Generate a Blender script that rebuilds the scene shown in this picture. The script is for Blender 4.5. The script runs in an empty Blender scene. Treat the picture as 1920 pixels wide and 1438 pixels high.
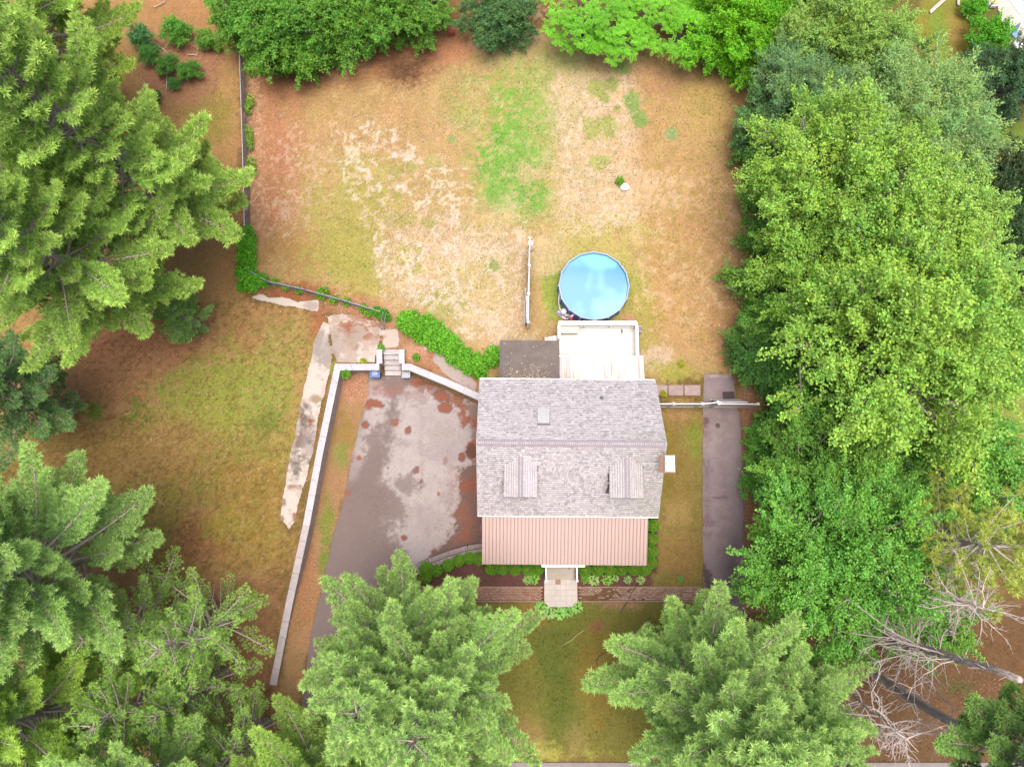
import bpy, bmesh, math, random
import numpy as np
from mathutils import Vector, Matrix

R = math.radians
scene = bpy.context.scene
col = scene.collection
random.seed(7)
rng = np.random.default_rng(11)

# ------------------------------------------------------------------ camera
CAM_H = 48.0            # drone height above the lawn, metres
TILT = R(9.0)           # nadir lies a little below the middle of the frame
FPX = 1330.0            # focal length in pixels of a 1920 px wide frame
cam_d = bpy.data.cameras.new('camera')
cam = bpy.data.objects.new('camera', cam_d)
col.objects.link(cam)
cam.location = (0, 0, CAM_H)
cam.rotation_euler = (TILT, 0, 0)
cam_d.sensor_fit = 'HORIZONTAL'
cam_d.sensor_width = 36.0
cam_d.lens = 36.0 * FPX / 1920.0
cam_d.clip_start = 0.5
cam_d.clip_end = 3000
scene.camera = cam

# ------------------------------------------------------------------ sky, sun, exposure
SUN_EL, SUN_AZ = R(87), R(150)      # azimuth clockwise from north (+Y)
world = bpy.data.worlds.new('World')
scene.world = world
world.use_nodes = True
wn = world.node_tree.nodes
wl = world.node_tree.links
wn.clear()
wo = wn.new('ShaderNodeOutputWorld')
bg = wn.new('ShaderNodeBackground')
sky = wn.new('ShaderNodeTexSky')
sky.sky_type = 'NISHITA'
sky.sun_disc = False
sky.sun_elevation = SUN_EL
sky.sun_rotation = SUN_AZ
sky.air_density = 0.8
sky.dust_density = 7.0
sky.ozone_density = 0.3
bg.inputs['Strength'].default_value = 0.14
wl.new(sky.outputs[0], bg.inputs[0])
wl.new(bg.outputs[0], wo.inputs[0])
sun_d = bpy.data.lights.new('sun', 'SUN')
sun_d.energy = 1.5
sun_d.angle = R(42)
sun_d.color = (1.0, 0.965, 0.93)
sun = bpy.data.objects.new('sun', sun_d)
col.objects.link(sun)
sd = Vector((math.sin(SUN_AZ) * math.cos(SUN_EL), math.cos(SUN_AZ) * math.cos(SUN_EL), math.sin(SUN_EL)))
sun.rotation_euler = sd.to_track_quat('Z', 'Y').to_euler()
sun.location = sd * 80
scene.view_settings.view_transform = 'Standard'
scene.view_settings.look = 'None'
scene.view_settings.exposure = 1.70
scene.view_settings.gamma = 1.0
scene.view_settings.use_curve_mapping = False
scene.render.engine = 'CYCLES'
scene.cycles.max_bounces = 8
scene.cycles.diffuse_bounces = 6
scene.cycles.transparent_max_bounces = 8
scene.cycles.caustics_reflective = False
scene.cycles.caustics_refractive = False

# ------------------------------------------------------------------ survey helpers
CT, ST = math.cos(TILT), math.sin(TILT)


def P(px, py, h=0.0):
    """World point at height h read off the survey photograph (1920 x 1438)."""
    u = (px - 960.0) / FPX
    v = -(py - 719.0) / FPX
    t = (CAM_H - h) / (CT - v * ST)
    return Vector((u * t, (v * CT + ST) * t, h))


EXPO = 3.3


def S(r, g, b):
    """sRGB brightness of a daylit flat surface -> its base colour."""
    f = lambda c: ((c / 255.0 + 0.055) / 1.055) ** 2.4 if c > 10 else c / 255.0 / 12.92
    return (min(0.85, f(r) / EXPO), min(0.85, f(g) / EXPO), min(0.85, f(b) / EXPO))


def hash2(ix, iy, seed):
    h = (ix.astype(np.int64) * 374761393 + iy.astype(np.int64) * 668265263 + seed * 1442695041) & 0xFFFFFFFF
    h = ((h ^ (h >> 13)) * 1274126177) & 0xFFFFFFFF
    h = h ^ (h >> 16)
    return (h & 0xFFFFFF) / float(0xFFFFFF)


def vnoise(x, y, seed):
    ix, iy = np.floor(x), np.floor(y)
    fx, fy = x - ix, y - iy
    fx = fx * fx * (3 - 2 * fx)
    fy = fy * fy * (3 - 2 * fy)
    a, b = hash2(ix, iy, seed), hash2(ix + 1, iy, seed)
    c, d = hash2(ix, iy + 1, seed), hash2(ix + 1, iy + 1, seed)
    return (a * (1 - fx) + b * fx) * (1 - fy) + (c * (1 - fx) + d * fx) * fy


def fbm(x, y, freq, octv=4, seed=0):
    s, a, t = 0.0, 1.0, 0.0
    for o in range(octv):
        s = s + a * vnoise(x * freq + 17.3 * o, y * freq - 9.1 * o, seed + o * 31)
        t += a
        a *= 0.55
        freq *= 2.05
    return s / t


def sstep(a, b, x):
    t = np.clip((x - a) / (b - a), 0, 1)
    return t * t * (3 - 2 * t)


def poly_sdf(x, y, poly):
    """Signed distance, positive inside."""
    n = len(poly)
    d = np.full(x.shape, 1e9)
    inside = np.zeros(x.shape, bool)
    for i in range(n):
        ax, ay = poly[i]
        bx, by = poly[(i + 1) % n]
        ex, ey = bx - ax, by - ay
        wx, wy = x - ax, y - ay
        t = np.clip((wx * ex + wy * ey) / (ex * ex + ey * ey + 1e-12), 0, 1)
        d = np.minimum(d, (wx - t * ex) ** 2 + (wy - t * ey) ** 2)
        c = ((ay > y) != (by > y))
        if abs(by - ay) > 1e-12:
            inside ^= c & (x < (bx - ax) * (y - ay) / (by - ay) + ax)
    d = np.sqrt(d)
    return np.where(inside, d, -d)


def PP(pts, h=0.0):
    return [tuple(P(a, b, h)[:2]) for a, b in pts]


# ------------------------------------------------------------------ object helpers
def tag(o, label=None, cat=None, group=None, kind=None):
    if label:
        o['label'] = label
    if cat:
        o['category'] = cat
    if group:
        o['group'] = group
    if kind:
        o['kind'] = kind
    return o


def thing(name, label, cat, loc=(0, 0, 0), group=None, rotz=0.0):
    o = bpy.data.objects.new(name, None)
    o.empty_display_size = 0.3
    o.location = loc
    o.rotation_euler = (0, 0, rotz)
    col.objects.link(o)
    return tag(o, label, cat, group)


def link(name, me, parent=None, loc=(0, 0, 0), rot=(0, 0, 0)):
    o = bpy.data.objects.new(name, me)
    o.location = loc
    o.rotation_euler = rot
    if parent is not None:
        o.parent = parent
    col.objects.link(o)
    return o


def mesh_np(name, V, F, mat, C=None, smooth=False):
    """Mesh from arrays: V (n,3), F (m,k), optional vertex colours C (n,3)."""
    V = np.asarray(V, np.float32)
    F = np.asarray(F, np.int32)
    me = bpy.data.meshes.new(name)
    me.vertices.add(len(V))
    me.vertices.foreach_set('co', V.ravel())
    k = F.shape[1]
    me.loops.add(F.size)
    me.loops.foreach_set('vertex_index', F.ravel())
    me.polygons.add(len(F))
    me.polygons.foreach_set('loop_start', np.arange(len(F), dtype=np.int32) * k)
    me.polygons.foreach_set('loop_total', np.full(len(F), k, np.int32))
    if smooth:
        me.polygons.foreach_set('use_smooth', np.ones(len(F), bool))
    if C is not None:
        at = me.color_attributes.new('Col', 'FLOAT_COLOR', 'POINT')
        C4 = np.ones((len(V), 4), np.float32)
        C4[:, :3] = C
        at.data.foreach_set('color', C4.ravel())
    me.update(calc_edges=True)
    me.validate()
    me.materials.append(mat)
    return me


class MB:
    """Collects boxes, prisms and tubes that are one piece."""

    def __init__(self):
        self.v, self.f = [], []

    def add(self, vs, fs):
        n = len(self.v)
        self.v += [tuple(p) for p in vs]
        self.f += [tuple(i + n for i in q) for q in fs]

    def box(self, x0, x1, y0, y1, z0, z1):
        self.add([(x0, y0, z0), (x1, y0, z0), (x1, y1, z0), (x0, y1, z0), (x0, y0, z1), (x1, y0, z1), (x1, y1, z1), (x0, y1, z1)],
                 [(0, 3, 2, 1), (4, 5, 6, 7), (0, 1, 5, 4), (1, 2, 6, 5), (2, 3, 7, 6), (3, 0, 4, 7)])

    def prism(self, pts, z0, z1):
        n = len(pts)
        self.add([(p[0], p[1], z0) for p in pts] + [(p[0], p[1], z1) for p in pts],
                 [tuple(reversed(range(n))), tuple(range(n, 2 * n))] + [(i, (i + 1) % n, n + (i + 1) % n, n + i) for i in range(n)])

    def tube(self, pts, rad, seg=8, cap=True):
        pts = [Vector(p) for p in pts]
        rad = rad if isinstance(rad, (list, tuple)) else [rad] * len(pts)
        rings = []
        for i, p in enumerate(pts):
            d = (pts[min(i + 1, len(pts) - 1)] - pts[max(i - 1, 0)]).normalized()
            a = d.orthogonal().normalized() if i == 0 else (a0 - d * a0.dot(d)).normalized()
            a0 = a
            b = d.cross(a)
            rings.append([p + (a * math.cos(2 * math.pi * k / seg) + b * math.sin(2 * math.pi * k / seg)) * rad[i] for k in range(seg)])
        vs = [q for r in rings for q in r]
        fs = []
        for i in range(len(pts) - 1):
            for k in range(seg):
                fs.append((i * seg + k, i * seg + (k + 1) % seg, (i + 1) * seg + (k + 1) % seg, (i + 1) * seg + k))
        if cap:
            fs.append(tuple(reversed(range(seg))))
            fs.append(tuple((len(pts) - 1) * seg + k for k in range(seg)))
        self.add(vs, fs)

    def mesh(self, name, mat, bevel=0.0, smooth=False):
        me = bpy.data.meshes.new(name)
        me.from_pydata(self.v, [], self.f)
        if bevel:
            bm = bmesh.new()
            bm.from_mesh(me)
            bmesh.ops.bevel(bm, geom=bm.edges[:], offset=bevel, segments=2, affect='EDGES', profile=0.6)
            bm.to_mesh(me)
            bm.free()
        me.update()
        if smooth:
            me.polygons.foreach_set('use_smooth', np.ones(len(me.polygons), bool))
        me.materials.append(mat)
        return me

    def build(self, name, mat, parent=None, bevel=0.0, smooth=False, loc=(0, 0, 0), rot=(0, 0, 0)):
        return link(name, self.mesh(name, mat, bevel, smooth), parent, loc, rot)


_boxes = {}


def box(name, size, loc, mat, parent=None, rot=(0, 0, 0), bevel=0.0):
    """Box piece centred at loc; alike pieces share their mesh."""
    key = (tuple(round(s, 4) for s in size), mat.name, bevel)
    if key not in _boxes:
        m = MB()
        a, b, c = (s / 2 for s in size)
        m.box(-a, a, -b, b, -c, c)
        _boxes[key] = m.mesh(name, mat, bevel)
    return link(name, _boxes[key], parent, loc, rot)


def tubes_np(segs, k=5):
    """Cones for many limb segments: segs rows = p0(3) p1(3) r0 r1."""
    A = np.asarray(segs, float)
    p0, p1, r0, r1 = A[:, 0:3], A[:, 3:6], A[:, 6], A[:, 7]
    d = p1 - p0
    d /= np.linalg.norm(d, axis=1, keepdims=True) + 1e-9
    ref = np.where(np.abs(d[:, 2:3]) > 0.9, np.array([[1., 0, 0]]), np.array([[0, 0, 1.]]))
    a = np.cross(d, ref)
    a /= np.linalg.norm(a, axis=1, keepdims=True) + 1e-9
    b = np.cross(d, a)
    ang = 2 * np.pi * np.arange(k) / k
    ring = a[:, None, :] * np.cos(ang)[None, :, None] + b[:, None, :] * np.sin(ang)[None, :, None]
    V = np.concatenate([p0[:, None] + ring * r0[:, None, None], p1[:, None] + ring * r1[:, None, None]], 1).reshape(-1, 3)
    n = len(A)
    base = (np.arange(n) * 2 * k)[:, None]
    i = np.arange(k)[None]
    j = (np.arange(k)[None] + 1) % k
    F = np.stack([base + i, base + j, base + k + j, base + k + i], -1).reshape(-1, 4)
    return V, F


# ------------------------------------------------------------------ materials
def new_mat(name):
    m = bpy.data.materials.new(name)
    m.use_nodes = True
    nt = m.node_tree
    nt.nodes.clear()
    out = nt.nodes.new('ShaderNodeOutputMaterial')
    return m, nt, nt.nodes, nt.links, out


def principled(ns, rough=0.8, spec=0.3):
    p = ns.new('ShaderNodeBsdfPrincipled')
    p.inputs['Roughness'].default_value = rough
    p.inputs['Specular IOR Level'].default_value = spec
    return p


def noise(ns, ls, coord, scale, detail=4, rough=0.6):
    t = ns.new('ShaderNodeTexNoise')
    t.inputs['Scale'].default_value = scale
    t.inputs['Detail'].default_value = detail
    t.inputs['Roughness'].default_value = rough
    ls.new(coord, t.inputs['Vector'])
    return t


def ramp(ns, ls, fac, stops):
    r = ns.new('ShaderNodeValToRGB')
    e = r.color_ramp.elements
    while len(e) < len(stops):
        e.new(0.5)
    for i, (pos, c) in enumerate(stops):
        e[i].position = pos
        e[i].color = (*c, 1) if len(c) == 3 else c
    ls.new(fac, r.inputs[0])
    return r


def mixc(ns, ls, fac, a, b, mode='MIX'):
    m = ns.new('ShaderNodeMix')
    m.data_type = 'RGBA'
    m.blend_type = mode
    for sock, val in ((m.inputs[0], fac), (m.inputs[6], a), (m.inputs[7], b)):
        if hasattr(val, 'default_value'):
            ls.new(val, sock)
        elif isinstance(val, (int, float)):
            sock.default_value = val
        else:
            sock.default_value = (*val, 1)
    return m.outputs[2]


def plain(name, c, var=0.18, scale=3.0, rough=0.75, spec=0.3, bump=0.0, bscale=40, c2=None, stretch=None, metal=0.0):
    """Worn material: base colour broken up by two noises, optional second colour in stains."""
    m, nt, ns, ls, out = new_mat(name)
    tc = ns.new('ShaderNodeTexCoord')
    co = tc.outputs['Object']
    geo = ns.new('ShaderNodeNewGeometry')
    if stretch:
        mp = ns.new('ShaderNodeMapping')
        mp.inputs['Scale'].default_value = stretch
        ls.new(co, mp.inputs[0])
        co = mp.outputs[0]
    n1 = noise(ns, ls, co, scale, 5)
    n2 = noise(ns, ls, co, scale * 7, 4)
    lo = tuple(x * (1 - var) for x in c)
    hi = tuple(min(0.88, x * (1 + var)) for x in c)
    r1 = ramp(ns, ls, n1.outputs[0], [(0.3, lo), (0.7, hi)])
    r2 = ramp(ns, ls, n2.outputs[0], [(0.3, (1 - var * .6,) * 3), (0.7, (1.0,) * 3)])
    cc = mixc(ns, ls, 1.0, r1.outputs[0], r2.outputs[0], 'MULTIPLY')
    # every separate piece a touch lighter or darker
    oi = ns.new('ShaderNodeObjectInfo')
    ri = ramp(ns, ls, oi.outputs['Random'], [(0, (1 - var * .5,) * 3), (1, (1 + var * .3,) * 3)])
    cc = mixc(ns, ls, 1.0, cc, ri.outputs[0], 'MULTIPLY')
    if c2:
        n3 = noise(ns, ls, co, scale * 0.9, 6, 0.7)
        r3 = ramp(ns, ls, n3.outputs[0], [(0.52, (0, 0, 0)), (0.66, (1, 1, 1))])
        cc = mixc(ns, ls, r3.outputs[0], cc, c2)
    p = principled(ns, rough, spec)
    p.inputs['Metallic'].default_value = metal
    ls.new(cc, p.inputs['Base Color'])
    if bump:
        nb = noise(ns, ls, tc.outputs['Object'], bscale, 4)
        b = ns.new('ShaderNodeBump')
        b.inputs['Strength'].default_value = bump
        b.inputs['Distance'].default_value = 0.02
        ls.new(nb.outputs[0], b.inputs['Height'])
        ls.new(b.outputs[0], p.inputs['Normal'])
    ls.new(p.outputs[0], out.inputs[0])
    return m


def ground_mat(name, fine=1.0, rough=0.9, fleck=0.0, spec=0.15):
    """Surface whose broad patches come from its colour attribute; noise adds grain."""
    m, nt, ns, ls, out = new_mat(name)
    at = ns.new('ShaderNodeAttribute')
    at.attribute_name = 'Col'
    tc = ns.new('ShaderNodeTexCoord')
    co = tc.outputs['Object']
    n1 = noise(ns, ls, co, 1.1, 6, 0.7)
    n2 = noise(ns, ls, co, 7.0, 6, 0.8)
    n3 = noise(ns, ls, co, 26.0, 4, 0.85)
    r1 = ramp(ns, ls, n1.outputs[0], [(0.3, (1 - .10 * fine,) * 3), (0.7, (1 + .09 * fine,) * 3)])
    r2 = ramp(ns, ls, n2.outputs[0], [(0.32, (1 - .34 * fine, 1 - .31 * fine, 1 - .36 * fine)), (0.68, (1 + .30 * fine, 1 + .29 * fine, 1 + .26 * fine))])
    r3 = ramp(ns, ls, n3.outputs[0], [(0.3, (1 - .3 * fine,) * 3), (0.7, (1 + .3 * fine,) * 3)])
    c = mixc(ns, ls, 1.0, at.outputs[0], r1.outputs[0], 'MULTIPLY')
    c = mixc(ns, ls, 1.0, c, r2.outputs[0], 'MULTIPLY')
    c = mixc(ns, ls, 1.0, c, r3.outputs[0], 'MULTIPLY')
    p = principled(ns, rough, spec)
    ls.new(c, p.inputs['Base Color'])
    b = ns.new('ShaderNodeBump')
    b.inputs['Strength'].default_value = 0.25 * fine
    b.inputs['Distance'].default_value = 0.03
    ls.new(n2.outputs[0], b.inputs['Height'])
    ls.new(b.outputs[0], p.inputs['Normal'])
    ls.new(p.outputs[0], out.inputs[0])
    return m


def leaf_mat(name, rough=0.55, trans=0.3, spec=0.25):
    """Foliage: attribute tint times the plant's own colour, light passes through."""
    m, nt, ns, ls, out = new_mat(name)
    at = ns.new('ShaderNodeAttribute')
    at.attribute_name = 'Col'
    oi = ns.new('ShaderNodeObjectInfo')
    c = mixc(ns, ls, 1.0, at.outputs[0], oi.outputs['Color'], 'MULTIPLY')
    p = principled(ns, rough, spec)
    ls.new(c, p.inputs['Base Color'])
    t = ns.new('ShaderNodeBsdfTranslucent')
    ls.new(c, t.inputs[0])
    mx = ns.new('ShaderNodeMixShader')
    mx.inputs[0].default_value = trans
    ls.new(p.outputs[0], mx.inputs[1])
    ls.new(t.outputs[0], mx.inputs[2])
    ls.new(mx.outputs[0], out.inputs[0])
    return m


M = {}
M['ground'] = ground_mat('ground_soil_and_grass', 1.0)
M['asphalt'] = ground_mat('worn_asphalt', 0.35, 0.8, spec=0.3)
M['concrete'] = ground_mat('old_concrete', 0.35, 0.85)
M['leaf'] = leaf_mat('leaf', .55, .45)
M['needle'] = leaf_mat('needle', 0.6, 0.55, 0.15)
M['grass'] = leaf_mat('grass_blade', 0.7, 0.2, 0.1)
M['bark'] = plain('bark', (0.27, 0.23, 0.205), 0.3, 4, 0.95, 0.1, 0.8, 14, stretch=(3, 3, .6))
M['dead_wood'] = plain('dead_wood', (0.30, 0.25, 0.23), 0.2, 5, 0.9, 0.1, 0.4, 30)
M['dead_bark'] = plain('dead_bark', (0.27, 0.225, 0.205), 0.5, 4, 0.95, 0.1, 1.0, 9, c2=(0.12, 0.095, 0.085), stretch=(3, 3, .9))
M['twig'] = plain('twig', (0.26, 0.20, 0.15), 0.25, 5, 0.9, 0.1)
M['white_paint'] = plain('white_paint', (0.50, 0.49, 0.485), 0.06, 1.5, 0.6, 0.35)
M['white_vinyl'] = plain('white_vinyl', (0.36, 0.345, 0.35), 0.08, 1.2, 0.45, 0.4)
M['cap_white'] = plain('painted_capstone', (0.235, 0.222, 0.238), 0.10, 2.5, 0.8, 0.25, 0.2, 30, c2=(0.19, 0.178, 0.19))
M['block_wall'] = plain('block_wall', (0.24, 0.19, 0.18), 0.2, 3, 0.9, 0.2, 0.5, 25)
M['step_stone'] = plain('step_stone', (0.22, 0.20, 0.20), 0.18, 4, 0.9, 0.2, 0.3, 30)
M['siding'] = plain('siding', (0.70, 0.68, 0.64), 0.06, 1.5, 0.6, 0.3)
M['glass'] = plain('window_glass', (0.05, 0.06, 0.07), 0.1, 1, 0.08, 0.5)
# ------------------------------------------------------------------ terrain
WALL_L = PP([(512, 1284), (541, 1136), (574, 985), (600, 845), (633, 688), (711, 688)], 0.3)
WALL_R = PP([(753, 688), (768, 688), (838, 717), (902, 746)], 0.3)
HOUSE_W = -1.75
EDGE = PP([(908, 1027), (876, 1032), (843, 1042), (806, 1056), (780, 1068)], 0.1)
NOTCH = PP([(709, 656), (755, 656)], 0.0)
SUNK = WALL_L[:] + NOTCH + WALL_R[:] + [(HOUSE_W, 5.2), (HOUSE_W, -4.0), (-1.9, -4.0)] + EDGE + PP([(772, 1085), (765, 1150), (740, 1300), (520, 1310)], 0)


def sunk_z(y):
    return -1.0 * sstep(-8.6, -2.6, y)


def ground_z(x, y):
    d = poly_sdf(x, y, SUNK)
    return sunk_z(y) * sstep(-0.02, 0.16, d)


def paint(x, y, base, ops, broad=False):
    """Lay patches of soil, thatch, moss and grass over a base colour."""
    c = np.empty((len(x), 3))
    c[:] = base
    wob = fbm(x, y, 0.55, 5, 3) - 0.5
    wob2 = fbm(x, y, 2.3, 4, 8) - 0.5
    wob3 = fbm(x, y, 6.0, 3, 21) - 0.5
    for op in ops:
        kind = op[0]
        if kind == 'b':
            _, cx, cy, rx, ry, colr, al, soft, nz = op[:9]
            h = op[9] if len(op) > 9 else 0
            w = P(cx, cy, h)
            sx = (P(cx + 10, cy, h).x - w.x) / 10
            sy = abs(P(cx, cy + 10, h).y - w.y) / 10
            RX, RY = rx * sx, ry * sy
            sel = np.where((abs(x - w.x) < RX * 1.6 + soft + nz) & (abs(y - w.y) < RY * 1.6 + soft + nz))[0]
            if not len(sel):
                continue
            rho = np.sqrt(((x[sel] - w.x) / RX) ** 2 + ((y[sel] - w.y) / RY) ** 2)
            d = (1 - rho) * min(RX, RY)
        else:
            _, poly, colr, al, soft, nz = op[:6]
            h = op[6] if len(op) > 6 else 0
            pw = PP(poly, h)
            xs, ys = [p[0] for p in pw], [p[1] for p in pw]
            g = soft + nz + 0.5
            sel = np.where((x > min(xs) - g) & (x < max(xs) + g) & (y > min(ys) - g) & (y < max(ys) + g))[0]
            if not len(sel):
                continue
            d = poly_sdf(x[sel], y[sel], pw)
        d = d + nz * (2.0 * wob[sel] + 2.2 * wob2[sel] + 1.6 * wob3[sel])
        m = sstep(-soft, soft, d) * al
        if kind == 'f':       # flecks: only the ridges of a fine noise
            fr, th = op[7], op[8]
            f = fbm(x[sel], y[sel] * 1.25, fr, 4, int(fr * 100) + 5)
            m = m * sstep(th, th + 0.022, f)
        if kind == 'r':       # broken network: along the zero line of a noise
            fr, wd = op[7], op[8]
            f = np.abs(fbm(x[sel], y[sel], fr, 3, int(fr * 100) + 7) - .5 + .10 * (fbm(x[sel], y[sel], fr * 5, 3, 19) - .5))
            h2 = fbm(x[sel], y[sel], fr * 4.5, 4, 23)
            m = m * sstep(wd, wd * .7, f) * sstep(.40, .47, h2)
        c[sel] = c[sel] * (1 - m[:, None]) + np.array(colr)[None] * m[:, None]
    if broad:
        # drifts of greener and browner growth everywhere
        q = sstep(.42, .66, fbm(x, y, .28, 5, 61))[:, None] * .16
        c = c * (1 - q) + c * np.array([.86, 1.06, .72]) * q
        q = sstep(.48, .66, fbm(x, y, .75, 5, 67))[:, None] * .30
        c = c * (1 - q) + c * np.array([1.16, 1.06, 1.06]) * q
        q = sstep(.50, .66, fbm(x, y, 1.3, 5, 71))[:, None] * .34
        c = c * (1 - q) + c * np.array([.82, .92, .74]) * q
        q = sstep(.56, .66, fbm(x, y, 2.8, 3, 73))[:, None] * .35
        c = c * (1 - q) + c * np.array([.84, .86, .80]) * q
    return c


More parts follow.
